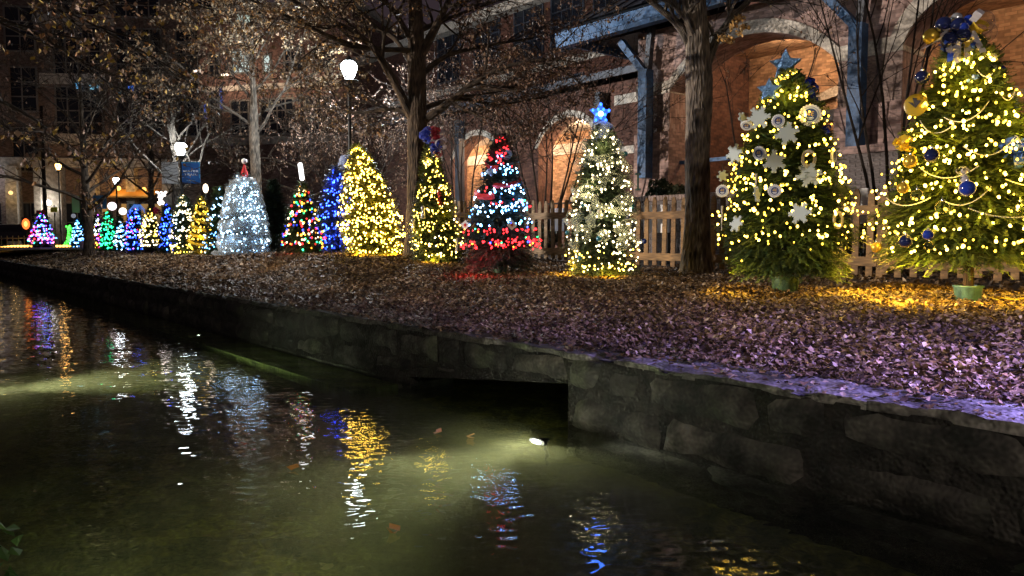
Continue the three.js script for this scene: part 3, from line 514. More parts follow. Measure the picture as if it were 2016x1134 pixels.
// ribbons and tulle: folded bands of translucent net, modelled as crumpled tubes
const net = (c, op) => { const m = phys(c, 0.85, { side: THREE.DoubleSide, transmission: 0.6, thickness: 0, transparent: true, opacity: op }); return m; };
function puff(mb, x, y, z, r, sd) { // one loop of stiff mesh ribbon
  const az = R(0, 6.28), tl = R(-0.9, 0.9), N = 12, W = r * R(0.7, 1.0); let pa = null;
  const ax = V(Math.cos(az), tl, Math.sin(az)).normalize(), e1 = V(0, 1, 0).cross(ax).normalize(), e2 = ax.clone().cross(e1);
  for (let k = 0; k <= N; k++) {
    const a = k / N * 5.6, rr = r * (0.85 + 0.25 * n3(a * 1.3, sd, 2)), q = V(x, y, z).addScaledVector(e1, Math.cos(a) * rr).addScaledVector(e2, Math.sin(a) * rr * 0.8), w = W * (0.35 + 0.65 * Math.sin(Math.PI * k / N)) / 2, a1 = q.clone().addScaledVector(ax, w), b1 = q.clone().addScaledVector(ax, -w + 0.02 * n3(k, sd));
    if (pa) { mb.tri(pa[0].toArray(), pa[1].toArray(), a1.toArray(), [1, 1, 1]); mb.tri(pa[1].toArray(), b1.toArray(), a1.toArray(), [1, 1, 1]); }
    pa = [a1, b1];
  }
}
function swag(mb, X, t0, da0, t1, da1, w, sag, sd, f = 1.06) { // a band draped round the tree
  const N = 16; let pa = null;
  for (let k = 0; k <= N; k++) {
    const u = k / N, [x, y, z] = X.spot(t0 + (t1 - t0) * u, da0 + (da1 - da0) * u, f + 0.06 * n3(u * 4, sd)), yy = y - sag * Math.sin(Math.PI * u), ww = w * (0.75 + 0.4 * n3(u * 5, sd, 3));
    const a = [x * 1.03, yy + ww / 2, z * 1.03], b = [x * (1 + 0.05 * n3(u * 6, sd, 1)), yy - ww / 2, z], m = [x * 1.12, yy, z * 1.12];
    if (pa) { for (const [i, j] of [[0, 1], [1, 2]]) { const s = [a, m, b]; mb.tri(pa[i], pa[j], s[i], [1, 1, 1]); mb.tri(pa[j], s[j], s[i], [1, 1, 1]); } }
    pa = [a, m, b];
  }
}
{
  const X = xmasTrees.tulle, m = net([0.7, 0.75, 0.62], 0.36);
  for (const [t0, a0, t1, a1, w] of [[0.2, -1.6, 0.3, -0.3, 0.16], [0.3, 0.3, 0.36, 1.6, 0.16], [0.4, -1.5, 0.46, 0.3, 0.15], [0.5, 0.1, 0.58, 1.5, 0.15], [0.6, -1.4, 0.66, 0, 0.15], [0.76, -1.3, 0.8, 0.8, 0.14]]) {
    const mb = new MB(); swag(mb, X, t0, a0, t1, a1, w, 0.05, R(0, 9)); mesh('mesh_ribbon', mb.geo(), m, X.t);
  }
  for (const [t0, a, r] of [[0.99, -0.4, 0.17], [0.97, 0.7, 0.18], [0.86, 0.9, 0.14], [0.8, -0.9, 0.14], [0.72, 1.0, 0.15], [0.68, -1.0, 0.15], [0.6, 0.2, 0.13], [0.5, -1.1, 0.14], [0.42, 0.1, 0.14], [0.3, -0.8, 0.16], [0.26, 0.6, 0.15], [0.2, -0.5, 0.13], [0.38, 1.1, 0.14], [0.9, 0.1, 0.14], [0.74, 0.0, 0.14], [0.64, -0.4, 0.13], [0.54, 0.7, 0.14], [0.46, -0.5, 0.13], [0.34, 0.3, 0.14], [0.24, 0.0, 0.13], [0.16, 0.9, 0.12], [0.57, -1.3, 0.14], [0.87, -0.8, 0.13]]) {
    const mb = new MB(), [x, y, z] = X.spot(t0, a, 0.98); for (let k = 0; k < 2; k++) puff(mb, x + R(-0.04, 0.04), y + R(-0.04, 0.04), z, r, R(0, 50)); mesh('ribbon_loop', mb.geo(), m, X.t);
  }
  const S = xmasTrees.santa, sw = net([0.55, 0.63, 0.66], 0.36);
  for (let k = 0; k < 15; k++) { const mb = new MB(), t0 = 0.02 + k * 0.063 + R(-0.01, 0.01), m2 = R(-0.6, 0.7); swag(mb, S, t0, -2.2, cl(t0 + R(-0.03, 0.08), 0, 0.97), m2 + 0.2, R(0.24, 0.34), R(0, 0.05), k, R(1.03, 1.09)); swag(mb, S, cl(t0 + R(-0.02, 0.07), 0, 0.97), m2 - 0.1, cl(t0 + R(-0.04, 0.05), 0, 0.97), 2.2, R(0.24, 0.34), R(0, 0.05), k + 20, R(1.03, 1.09)); mesh('tulle_band', mb.geo(), sw, S.t); }
  { const mb = new MB(); for (let k = 0; k < 4; k++) swag(mb, S, 0.0, -2.4 + k * 1.2, 0.01, -1.1 + k * 1.2, 0.16, 0.02, k + 50, 1.35); mesh('tulle_skirt', mb.geo(), sw, S.t); }
  const C = xmasTrees.candle, gm = std([0.75, 0.5, 0.03], 0.4, { side: THREE.DoubleSide });
  { const mb = new MB(); for (let k = 0; k < 6; k++) swag(mb, C, 0.08 + k * 0.14, -1.2, 0.22 + k * 0.14, 1.3, 0.14, 0.02, k, 1.05); mesh('gold_ribbon', mb.geo(), gm, C.t); }
  const P = xmasTrees.patriot, rm = std([0.55, 0.03, 0.04], 0.6, { side: THREE.DoubleSide }), bm = std([0.35, 0.5, 0.75], 0.5, { side: THREE.DoubleSide });
  for (const [t0, a, t1, b, w] of [[0.52, 0.2, 0.56, 1.5, 0.12], [0.66, -1.3, 0.6, 0.3, 0.09], [0.74, 0.1, 0.8, 1.5, 0.09]]) { const mb = new MB(); swag(mb, P, t0, a, t1, b, w, 0.04, R(0, 9), 1.0); mesh('red_ribbon', mb.geo(), rm, P.t); }
  for (const [t0, a, r] of [[0.84, -0.5, 0.09], [0.7, 0.5, 0.07]]) { const mb = new MB(), [x, y, z] = P.spot(t0, a, 1.1); puff(mb, x, y, z, r, 3); puff(mb, x, y + 0.02, z, r, 8); mesh('silver_bow', mb.geo(), bm, P.t); }
}
// bead garlands on the gold tree
{
  const X = xmasTrees.gold, bead = new THREE.IcosahedronGeometry(0.0058, 0), bm = phys([0.5, 0.5, 0.5], 0.25, { clearcoat: 0.6 });
  for (const [t0, a0, t1, a1, sag] of [[0.66, -0.35, 0.6, 0.35, 0.1], [0.5, -0.6, 0.46, 0.05, 0.12], [0.5, -0.62, 0.4, -0.8, 0.02], [0.37, -0.1, 0.38, 0.55, 0.1], [0.3, -0.95, 0.31, -0.35, 0.05], [0.17, -0.62, 0.19, 0.0, 0.06], [0.24, 0.35, 0.25, 0.9, 0.07], [0.72, -1.1, 0.7, -0.6, 0.08], [0.82, -0.8, 0.81, -0.25, 0.07], [0.56, 0.2, 0.6, 0.8, 0.09], [0.28, -0.2, 0.22, 0.2, 0.08]]) {
    const gs = [], a = X.spot(t0, a0, 1.04), b = X.spot(t1, a1, 1.04), n = 46;
    for (let k = 0; k <= n; k++) { const u = k / n, q = X.spot(t0 + (t1 - t0) * u, a0 + (a1 - a0) * u, 1.05); gs.push(bead.clone().translate(q[0], q[1] - sag * 4 * u * (1 - u), q[2])); }
    mesh('bead_garland', mergeGeometries(gs), bm, X.t, 'stuff');
  }
}

// ------------------------------------------------------------------ ornaments and toppers: things that hang in the trees
const canvasTex = (w, h, draw) => { const c = document.createElement('canvas'); c.width = w; c.height = h; const g = c.getContext('2d'); draw(g, w, h); const t = new THREE.CanvasTexture(c); t.colorSpace = THREE.SRGBColorSpace; return t; };
// a spot on the tree where the photograph shows px, py: on the side towards us
function hang(X, px, py, out = 1.06) {
  const q = at(px, py, X.o.D), t0 = (q.y - X.p.y - X.y0) / (X.H - X.y0), r = profile(X.o.kind ?? 'cone', cl(t0, 0, 0.99)) * X.Rr * out + 0.02, dx = q.x - (X.p.x + (X.o.lean ?? 0) * t0);
  const front = Math.sqrt(Math.max(0, r * r - dx * dx)), D = X.o.D - front; return at(px, py, D);
}
const toCam = (p) => Math.atan2(-p.x, -p.z);
const flakeG = (() => {
  const sh = new THREE.Shape(), pts = [], N = 6;
  for (let k = 0; k < N; k++) {
    const a = k / N * Math.PI * 2, rot = (r, da) => [Math.cos(a + da) * r, Math.sin(a + da) * r];
    pts.push(rot(0.5, -0.5), rot(0.72, -0.36), rot(0.62, -0.17), rot(0.8, -0.2), rot(0.98, -0.2), rot(1.0, -0.07), rot(0.84, 0), rot(1.0, 0.07), rot(0.98, 0.2), rot(0.8, 0.2), rot(0.62, 0.17), rot(0.72, 0.36));
  }
  pts.forEach(([x, y], k) => (k ? sh.lineTo(x, y) : sh.moveTo(x, y))); sh.closePath();
  return new THREE.ExtrudeGeometry(sh, { depth: 0.06, bevelEnabled: true, bevelSize: 0.02, bevelThickness: 0.02, bevelSegments: 1 });
})();
const starShape = (r0, r1, n = 5) => { const sh = new THREE.Shape(); for (let k = 0; k < n * 2; k++) { const a = Math.PI / 2 + k * Math.PI / n, r = k % 2 ? r1 : r0; k ? sh.lineTo(Math.cos(a) * r, Math.sin(a) * r) : sh.moveTo(Math.cos(a) * r, Math.sin(a) * r); } sh.closePath(); return sh; };
{
  const X = xmasTrees.snowflake;
  const discT = canvasTex(256, 256, (g, w) => {
    g.fillStyle = '#cfd3dc'; g.fillRect(0, 0, w, w); g.fillStyle = '#27407e'; g.beginPath(); g.arc(128, 128, 84, 0, 7); g.fill(); g.strokeStyle = '#5f76ad'; g.lineWidth = 6; g.beginPath(); g.arc(128, 128, 104, 0, 7); g.stroke();
    g.fillStyle = '#c8a24a'; g.font = 'bold 84px sans-serif'; g.textAlign = 'center'; g.fillText('4E', 128, 140); g.fillStyle = '#dfe4ee'; g.fillRect(84, 158, 88, 16); g.fillRect(98, 182, 60, 8);
  });
  const discM = std([0.9, 0.9, 0.9], 0.35, { map: discT }), rimM = std([0.72, 0.74, 0.78], 0.5), flakeM = std([0.36, 0.42, 0.43], 0.7);
  const disc = (px, py, r0, label, tilt = 0, yaw = 0, big) => { const r = r0 * 0.9;
    const p = hang(X, px, py, 1.1), o = thing('disc_ornament', label, 'ornament', p, toCam(p) + yaw); o.rotation.order = 'YXZ'; o.rotation.x = tilt; o.rotation.z = R(-0.2, 0.2);
    mesh('face', new THREE.CircleGeometry(r * 0.97, 40).translate(0, 0, 0.013), discM, o);
    mesh('rim', join([new THREE.CylinderGeometry(r, r, 0.024, 40).rotateX(Math.PI / 2), ...Array.from({ length: 22 }, (_, k) => new THREE.SphereGeometry(r * 0.11, 8, 6).translate(Math.cos(k / 22 * 6.283) * r, Math.sin(k / 22 * 6.283) * r, 0))]), rimM, o);
    if (big) mesh('shell', new THREE.SphereGeometry(r, 32, 12, 0, Math.PI * 2, 0, 1.0).rotateX(Math.PI / 2).scale(1.18, 1.18, 0.55).translate(0, 0, -0.03), phys([0.9, 0.95, 1], 0.03, { transmission: 1, thickness: 0 }), o);
    mesh('hook', bar(V(0, r, 0), V(0, r + 0.06, -0.03), 0.0025, 5), M.iron, o);
  };
  disc(1595, 227, 0.118, 'largest blue and gold round ornament, shiny domed, right below the star', -0.1, 0.1, true);
  disc(1495, 302, 0.075, 'tilted blue round disc on the left half of the snowflake tree', 0.25, -0.5);
  disc(1525, 376, 0.068, 'blue round disc in the middle of the snowflake tree', 0, 0.1);
  disc(1422, 376, 0.068, 'blue round disc at the far left edge of the snowflake tree', 0, 0);
  disc(1532, 238, 0.068, 'blue and gold round disc half hidden above the central snowflake', 0.2, 0.1);
  disc(1470, 247, 0.066, 'steeply tilted blue disc below the upper left snowflake', 0.8, -0.2);
  disc(1641, 308, 0.068, 'round disc seen nearly edge-on at the right edge of the snowflake tree', 0, 1.25);
  const flake = (px, py, r0, label, yaw = 0, roll = 0) => { const r = r0 * 0.9;
    const p = hang(X, px, py, 1.08), o = thing('snowflake_ornament', label, 'ornament', p, toCam(p) + yaw); o.rotation.order = 'YXZ'; o.rotation.x = R(-0.3, 0.3);
    const q = mesh('flake', flakeG, flakeM, o); q.scale.set(r, r, 0.16); q.rotation.z = roll; mesh('hook', bar(V(0, r * 0.9, 0.01), V(0, r + 0.06, -0.04), 0.0025, 5), M.iron, o);
  };
  flake(1549, 263, 0.135, 'central white snowflake ornament, the most complete one', 0.1, 0.3);
  flake(1494, 232, 0.135, 'white snowflake at the upper left of its tree', -0.2, 0.1);
  flake(1524, 318, 0.13, 'grey-white snowflake right of the tilted blue disc', 0.2, 0.5);
  flake(1592, 345, 0.14, 'large cream snowflake lit from below on the right half', 0.05, 0.2);
  flake(1575, 420, 0.125, 'cream snowflake low in the middle, lit by bulbs beside it', -0.3, 0.1);
  flake(1446, 303, 0.12, 'white snowflake at the left edge below the steeply tilted disc', -0.7, 0.2);
  flake(1450, 441, 0.1, 'bluish snowflake low on the left edge of its tree', -0.8, 0);
  flake(1489, 382, 0.09, 'thin snowflake seen nearly edge-on left of the middle disc', 1.2, 0);
  flake(1422, 346, 0.07, 'small white snowflake above the leftmost disc', 0.4, 0.2);
  flake(1461, 233, 0.075, 'small snowflake poking out at the upper left edge', 0.9, 0.2);
  const ringO = (px, py, label, yaw) => { const p = hang(X, px, py, 1.08), o = thing('ring_ornament', label, 'ornament', p, toCam(p) + yaw); mesh('ring', new THREE.TorusGeometry(0.06, 0.016, 10, 28).scale(1, 1.25, 1), M.offwhite, o); mesh('hook', bar(V(0, 0.08, 0), V(0, 0.15, -0.03), 0.0025, 5), M.iron, o); };
  ringO(1592, 313, 'cream ring ornament just above the large cream snowflake', 0.2); ringO(1650, 433, 'crescent-like cream ring low at the right edge of the snowflake tree', 0.9);
  const icicle = (px, py, h, label) => { const p = hang(X, px, py, 1.05), o = mesh('icicle_ornament', new THREE.CylinderGeometry(0.012, 0.003, h, 8), M.offwhite); o.position.copy(p); tag(o, label, 'ornament'); };
  icicle(1488, 366, 0.24, 'long white icicle ornament left of the middle disc'); icicle(1421, 430, 0.26, 'long white icicle hanging below the leftmost disc');
  // blue foil bows
  const foil = phys([0.03, 0.06, 0.55], 0.22, { metalness: 0.5, side: THREE.DoubleSide, clearcoat: 0.5 });
  const bow = (X2, px, py, r, label, m, n = 8) => { const p = hang(X2, px, py, 1.08), mb = new MB(), o = thing('ribbon_bow', label, 'bow', p, toCam(p)); for (let k = 0; k < n; k++) puff(mb, R(-0.6, 0.6) * r, R(-0.6, 0.6) * r, R(0, 0.4) * r, r * R(0.35, 0.6), R(0, 90)); mesh('loop', mb.geo(), m, o); return o; };
  bow(X, 1588, 172, 0.12, 'shiny royal blue foil bow right below the glitter star', foil, 14); bow(X, 1633, 255, 0.09, 'small blue foil bow at the right edge under the domed ornament', foil, 5); bow(X, 1604, 196, 0.06, 'tiny blue bow touching the top of the domed ornament', foil, 4);
  // glitter star topper and its smaller companion
  const glit = phys([0.16, 0.32, 0.6], 0.3, { metalness: 0.75, bumpMap: grainBump, bumpScale: 0.02, flatShading: true });
  const glitStar = (px, py, r, D, label) => {
    const p = at(px, py, D), o = thing('star_topper', label, 'tree topper', p, toCam(p)), mb = new MB();
    for (let k = 0; k < 700; k++) { const a = R(0, 6.283), f = ((a / (6.283 / 5)) % 1), e = r * (0.42 + 0.58 * Math.pow(Math.abs(f * 2 - 1), 1.5)), q = e * Math.sqrt(rnd()), x = Math.cos(a + Math.PI / 2) * q, y = Math.sin(a + Math.PI / 2) * q, z = R(-1, 1) * 0.05 * (1 - q / r), s = 0.012; const w = () => [x + R(-s, s), y + R(-s, s), z + R(-s, s)]; mb.tri(w(), w(), w(), [1, 1, 1]); }
    mesh('glitter', mb.geo(), phys([0.16, 0.34, 0.62], 0.25, { metalness: 0.7, side: THREE.DoubleSide }), o);
    mesh('body', new THREE.ExtrudeGeometry(starShape(r * 0.96, r * 0.45), { depth: 0.03, bevelEnabled: true, bevelSize: 0.01, bevelThickness: 0.02, bevelSegments: 1 }).translate(0, 0, -0.015), glit, o);
    mesh('stem', bar(V(0, -r * 0.4, 0), V(0, -r * 1.3, 0), 0.006), M.iron, o);
  };
  glitStar(1546, 128, 0.165, 8.4, 'glittering blue star topping the snowflake tree'); glitStar(1514, 178, 0.12, 8.2, 'smaller dim glitter star left below the top star of the snowflake tree');
  // gold tree
  const G = xmasTrees.gold, navy = phys([0.008, 0.014, 0.06], 0.12, { clearcoat: 1 }), royal = phys([0.012, 0.035, 0.28], 0.1, { clearcoat: 1 }), clearB = phys([0.95, 0.97, 1], 0.03, { transmission: 1, thickness: 0 }), goldB = phys([0.75, 0.5, 0.06], 0.25, { metalness: 0.6 }), silver = phys([0.6, 0.62, 0.66], 0.2, { metalness: 0.7 });
  const ball = (X2, px, py, r, m, label) => {
    const p = hang(X2, px, py, 1.06), o = thing('bauble', label, 'bauble', p); mesh('ball', new THREE.SphereGeometry(r, 28, 20), m, o);
    mesh('cap', new THREE.CylinderGeometry(r * 0.22, r * 0.22, r * 0.22, 12).translate(0, r * 1.05, 0), silver, o); mesh('hook', bar(V(0, r * 1.1, 0), V(0, r * 1.6, -0.01), 0.002, 5), silver, o);
  };
  ball(G, 1815, 153, 0.066, navy, 'large navy bauble high on the left edge of the gold tree'); ball(G, 1904, 371, 0.068, royal, 'large blue bauble hanging below a looped silver bow at mid height'); ball(G, 1834, 306, 0.062, navy, 'dark navy bauble left of the bead garland in the upper middle');
  ball(G, 1969, 139, 0.05, royal, 'blue bauble high on the right edge of the gold tree'); ball(G, 1783, 475, 0.058, navy, 'dark navy bauble low on the left branches'); ball(G, 1827, 462, 0.045, royal, 'blue bauble low in the middle above a clear one'); ball(G, 1829, 484, 0.042, clearB, 'clear glass bauble just under the low blue one');
  ball(G, 1805, 384, 0.05, clearB, 'clear bauble on the left side at mid height'); ball(G, 1855, 408, 0.055, clearB, 'clear bauble left below the large blue bauble'); ball(G, 1725, 487, 0.05, goldB, 'gold bauble at the lowest left tip of the gold tree'); ball(G, 1778, 370, 0.05, goldB, 'gold bauble left of the mid-height clear one');
  ball(G, 1792, 318, 0.06, goldB, 'shiny gold bauble on the left edge above the fence'); ball(G, 2008, 410, 0.06, clearB, 'clear bauble at the right frame edge'); ball(G, 1978, 170, 0.04, clearB, 'clear bauble under the high right blue one');
  const goldRib = phys([0.75, 0.52, 0.04], 0.35, { side: THREE.DoubleSide, transmission: 0.3, thickness: 0 }), silRib = phys([0.6, 0.58, 0.62], 0.3, { side: THREE.DoubleSide, transmission: 0.3, thickness: 0, metalness: 0.2 }), blueRib = phys([0.035, 0.09, 0.5], 0.35, { side: THREE.DoubleSide });
  const frame = (px, py) => { const p = hang(G, px, py, 1.08), o = thing('round_ornament', 'big translucent yellow disc with a dark leaf motif on the left edge', 'ornament', p, toCam(p) - 0.2); mesh('disc', new THREE.SphereGeometry(0.105, 32, 16).scale(1, 1, 0.1), phys([0.55, 0.4, 0.03], 0.3, { transmission: 0.5, thickness: 0 }), o); const mb = new MB(); for (const [a, l] of [[0.4, 0.07], [-0.1, 0.09], [-0.7, 0.07]]) mb.tri([0, -0.03, 0.016], [Math.sin(a) * l - 0.02, Math.cos(a) * l - 0.02, 0.015], [Math.sin(a) * l + 0.02, Math.cos(a) * l - 0.03, 0.015], [1, 1, 1]); mesh('motif', mb.geo(), std([0.02, 0.02, 0.03], 0.5, { side: THREE.DoubleSide }), o); };
  frame(1803, 207);
  bow(G, 1778, 285, 0.11, 'yellow ribbon bow low on the left edge above the shiny gold bauble', goldRib, 8); bow(G, 1995, 300, 0.15, 'blue poinsettia-like bow at the right edge of the gold tree', blueRib, 12); bow(G, 1903, 343, 0.09, 'looped silver bow holding the large blue bauble', silRib, 6); bow(G, 2004, 180, 0.1, 'silver bow at the right frame edge near the top', silRib, 6); bow(G, 1945, 120, 0.09, 'silver ribbon tails hanging below the topper on the right', silRib, 6); bow(G, 1915, 158, 0.06, 'small blue bow under the topper of the gold tree', blueRib, 4); bow(G, 1999, 205, 0.07, 'blue bow beside the right silver bow', blueRib, 5);
  // balloon-like topper
  const tp = at(1882, 62, 7.25), T = thing('bow_topper', 'big topper of navy, gold and clear balls and striped ribbon on the gold tree', 'tree topper', tp, toCam(tp));
  for (const [x, y, z, r, m, nm] of [[-0.2, -0.02, 0, 0.075, goldB, 'gold_ball'], [-0.1, 0.06, 0.05, 0.075, navy, 'navy_ball'], [0.02, 0.03, 0.09, 0.07, navy, 'navy_ball'], [0.1, 0.07, 0.05, 0.055, royal, 'blue_ball'], [0.06, -0.06, 0.1, 0.07, navy, 'navy_ball'], [-0.05, -0.09, 0.08, 0.075, navy, 'navy_ball'], [0.2, 0.05, 0, 0.11, clearB, 'clear_ball'], [0.24, -0.04, 0, 0.09, clearB, 'clear_ball'], [0.0, 0.12, 0, 0.05, silver, 'silver_ball'], [0.06, 0.0, 0.12, 0.045, royal, 'blue_ball']]) mesh(nm, new THREE.SphereGeometry(r, 24, 16).translate(x, y, z), m, T);
  for (const [m, n, nm] of [[silRib, 8, 'silver_ribbon'], [blueRib, 5, 'blue_ribbon'], [goldRib, 4, 'gold_ribbon']]) { const mb = new MB(); for (let k = 0; k < n; k++) puff(mb, R(-0.2, 0.22), R(-0.22, 0.14), R(0.02, 0.1), R(0.05, 0.1), R(0, 90)); mesh(nm, mb.geo(), m, T, 'stuff'); }
  for (const [x0, x1, y1, m] of [[-0.06, -0.26, -0.16, silRib], [-0.03, -0.04, -0.3, blueRib], [0.08, 0.1, -0.28, silRib], [0.12, 0.22, -0.25, silRib], [0.02, 0.02, -0.32, silRib]]) { const mb = new MB(); const a = V(x0, -0.04, 0.1), b = V(x1, y1, 0.13), w = 0.025; for (let k = 0; k < 6; k++) { const f = (u) => { const q = a.clone().lerp(b, u); q.z += 0.02 * Math.sin(u * 9); return q; }, c = f(k / 6), d = f((k + 1) / 6); mb.tri([c.x - w, c.y, c.z], [c.x + w, c.y + 0.01, c.z], [d.x - w, d.y, d.z], [1, 1, 1]); mb.tri([c.x + w, c.y + 0.01, c.z], [d.x + w, d.y + 0.01, d.z], [d.x - w, d.y, d.z], [1, 1, 1]); } mesh('ribbon_tail', mb.geo(), m, T); }
  // tulle tree baubles and star
  const U = xmasTrees.tulle, pearl = phys([0.6, 0.58, 0.45], 0.35), tealB = phys([0.03, 0.18, 0.25], 0.2, { clearcoat: 1 });
  for (const [px, py, r, m, l] of [[1236, 428, 0.034, navy, 'black bauble on the right side of the tulle tree'], [1219, 444, 0.042, silver, 'grey bauble right of the middle of the tulle tree'], [1179, 470, 0.042, tealB, 'dark teal bauble below the middle of the tulle tree'], [1268, 475, 0.04, royal, 'blue bauble at the low right tip of the tulle tree'], [1142, 508, 0.038, tealB, 'teal bauble low on the left of the tulle tree'], [1169, 350, 0.036, pearl, 'cream bauble in the upper middle of the tulle tree'], [1128, 392, 0.04, pearl, 'cream bauble at the left edge of the tulle tree'], [1180, 417, 0.036, pearl, 'cream bauble in the centre of the tulle tree'], [1117, 458, 0.034, tealB, 'teal bauble at the low left edge of the tulle tree'], [1147, 404, 0.03, tealB, 'small teal bauble left of centre on the tulle tree'], [1231, 303, 0.04, tealB, 'bluish bauble at the upper right of the tulle tree'], [1246, 406, 0.035, tealB, 'dark teal bauble on the right edge above the black one']]) ball(U, px, py, r, m, l);
  { const p = hang(U, 1256, 358, 1.1), o = mesh('letter_ornament', bx([[0, 0, 0, 0.03, 0.2, 0.02], [0, 0.115, 0, 0.09, 0.03, 0.02], [0, -0.115, 0, 0.08, 0.03, 0.02]]), M.teal); o.position.copy(p); o.rotation.y = toCam(p); tag(o, 'teal letter I ornament sticking out at the right of the tulle tree', 'ornament'); }
  { // glowing blue star: a frame of small lamps
    const p = at(1181, 224, 11.6), o = thing('star_topper', 'glowing blue star on a stick above the tulle tree', 'tree topper', p, toCam(p) + 0.25), m = glow([0.03, 0.16, 1], 5), r = 0.15;
    mesh('star_light', new THREE.ExtrudeGeometry(starShape(r, r * 0.45), { depth: 0.04, bevelEnabled: true, bevelSize: 0.012, bevelThickness: 0.012, bevelSegments: 1 }), glow([0.03, 0.14, 1], 1.3), o);
    for (let k = 0; k < 10; k++) { const a = Math.PI / 2 + k * 0.6283, q = k % 2 ? r * 0.45 : r * 0.85; mesh('bulb', bulbLow, m, o).position.set(Math.cos(a) * q, Math.sin(a) * q, 0.06); }
    for (const c of o.children) if (c.name === 'bulb') c.scale.setScalar(0.022);
    mesh('hub_light', new THREE.SphereGeometry(0.05, 12, 8).translate(0, -0.01, 0.03), glow([0.3, 0.6, 1], 6), o);
    mesh('stick', bar(V(0, -r * 0.5, 0), V(0, -0.34, 0), 0.008), M.iron, o);
    const l = new THREE.PointLight(new THREE.Color().setRGB(0.05, 0.18, 1), 0.35); l.position.copy(p).add(V(0, 0, 0.25)); l.castShadow = true; l.shadow.radius = 5; l.name = 'star_glow'; scene.add(l);
  }
  // patriot tree: playing-card ornaments
  const P = xmasTrees.patriot;
  for (const [px, py, yaw, l] of [[1008, 443, 0.2, 'white diamond-shaped card ornament with a red mark on the red and blue tree'], [916, 443, -0.3, 'white card ornament at the left edge of the red and blue tree']]) { const p = hang(P, px, py, 1.06), o = thing('card_ornament', l, 'ornament', p, toCam(p) + yaw); const f = mesh('card', bx([[0, 0, 0, 0.11, 0.11, 0.01]]), M.white, o); f.rotation.z = 0.7; mesh('red_mark', new THREE.ExtrudeGeometry(starShape(0.03, 0.02, 4), { depth: 0.004, bevelEnabled: false }).translate(0, 0, 0.006), std([0.5, 0.03, 0.03], 0.5), o); }
  // red, white and blue mesh bow
  { const p = at(851, 272, 14.6), o = thing('bow_topper', 'big bow of blue, red and white mesh on the slim warm-lit tree', 'tree topper', p, toCam(p)); for (const [nm, c, xs] of [['blue_mesh', [0.02, 0.06, 0.5], [[-0.14, 0.1], [-0.17, 0.02], [-0.08, 0.14], [0.04, -0.16], [0.08, -0.2], [-0.1, -0.04], [0.1, -0.1], [0.02, -0.24]]], ['red_mesh', [0.5, 0.02, 0.04], [[0.03, 0.14], [0.06, 0.05], [0.04, -0.04], [0.09, 0.1], [0.1, -0.28]]], ['white_mesh', [0.6, 0.55, 0.62], [[0.17, 0.05], [0.19, -0.05], [0.16, -0.12]]]]) { const mb = new MB(); for (const [x, y] of xs) for (let k = 0; k < 3; k++) puff(mb, x + R(-0.03, 0.03), y + R(-0.03, 0.03), R(-0.03, 0.06), R(0.07, 0.11), R(0, 90)); mesh(nm, mb.geo(), net(c, 0.85), o, 'stuff'); } mesh('stem', bar(V(0, -0.2, -0.02), V(0, -0.42, -0.05), 0.008), M.iron, o); }
  const W = xmasTrees.wreathtop;
  for (const [px, py, l, m] of [[833, 416, 'pale blue figure ornament left of middle on the slim warm-lit tree', silver], [814, 441, 'grey figure ornament on the left edge of the slim warm-lit tree', silver], [806, 447, 'bluish figure ornament at the far left beside the thick trunk', clearB], [901, 480, 'pale cone ornament low at the right of the slim warm-lit tree', M.offwhite]]) { const p = hang(W, px, py, 1.08), o = mesh('figure_ornament', new THREE.LatheGeometry([[0.001, -0.14], [0.05, -0.13], [0.035, -0.02], [0.02, 0.01], [0.045, 0.05], [0.04, 0.09], [0.001, 0.11]].map(([x, y]) => new THREE.Vector2(x, y)), 14), m); o.position.copy(p); tag(o, l, 'ornament'); }
  { const p = hang(W, 866, 388, 1.05), mb = new MB(); for (let k = 0; k < 5; k++) puff(mb, R(-0.02, 0.02), 0.12 - k * 0.06, 0, 0.05, k * 7); const o = mesh('ribbon_bow', mb.geo(), std([0.5, 0.03, 0.03], 0.6, { side: THREE.DoubleSide })); o.position.copy(p); tag(o, 'long red ribbon on the right half of the slim warm-lit tree', 'bow'); }
  // other toppers
  { const S = xmasTrees.santa, p = at(482, 358, 20.4), o = thing('santa_hat', 'red Santa hat with white brim and pompom on the white tulle tree', 'hat', p); mesh('cone', new THREE.ConeGeometry(0.13, 0.42, 20).translate(0, 0.3, 0), std([0.5, 0.015, 0.02], 0.8), o); mesh('brim', new THREE.TorusGeometry(0.17, 0.085, 10, 24).rotateX(Math.PI / 2).translate(0, 0.04, 0), M.white, o); mesh('pompom', new THREE.IcosahedronGeometry(0.075, 2).translate(0, 0.54, 0), M.white, o); }
  { const p = at(593, 338, 17.3), o = thing('lit_topper', 'bright white upright light bar on top of the many-coloured tree', 'tree topper', p); mesh('light_tube', new THREE.CapsuleGeometry(0.05, 0.3, 6, 14).rotateZ(0.12), glow([1, 1, 1], 4.5), o); mesh('stem', bar(V(0, -0.2, 0), V(0, -0.42, 0), 0.02), M.iron, o); const l = new THREE.PointLight(0xffffff, 1.2); l.position.copy(p).add(V(0, 0, 0)); l.castShadow = true; l.name = 'topper_glow'; scene.add(l); }
  { const p = at(682, 320, 18.5), mb = new MB(), o = thing('ribbon_bow', 'pale mesh bow on top of the tall blue tree', 'tree topper', p); for (let k = 0; k < 9; k++) puff(mb, R(-0.15, 0.15), R(-0.08, 0.1), R(-0.1, 0.1), R(0.1, 0.15), R(0, 90)); mesh('loop', mb.geo(), net([0.4, 0.45, 0.6], 0.8), o); }
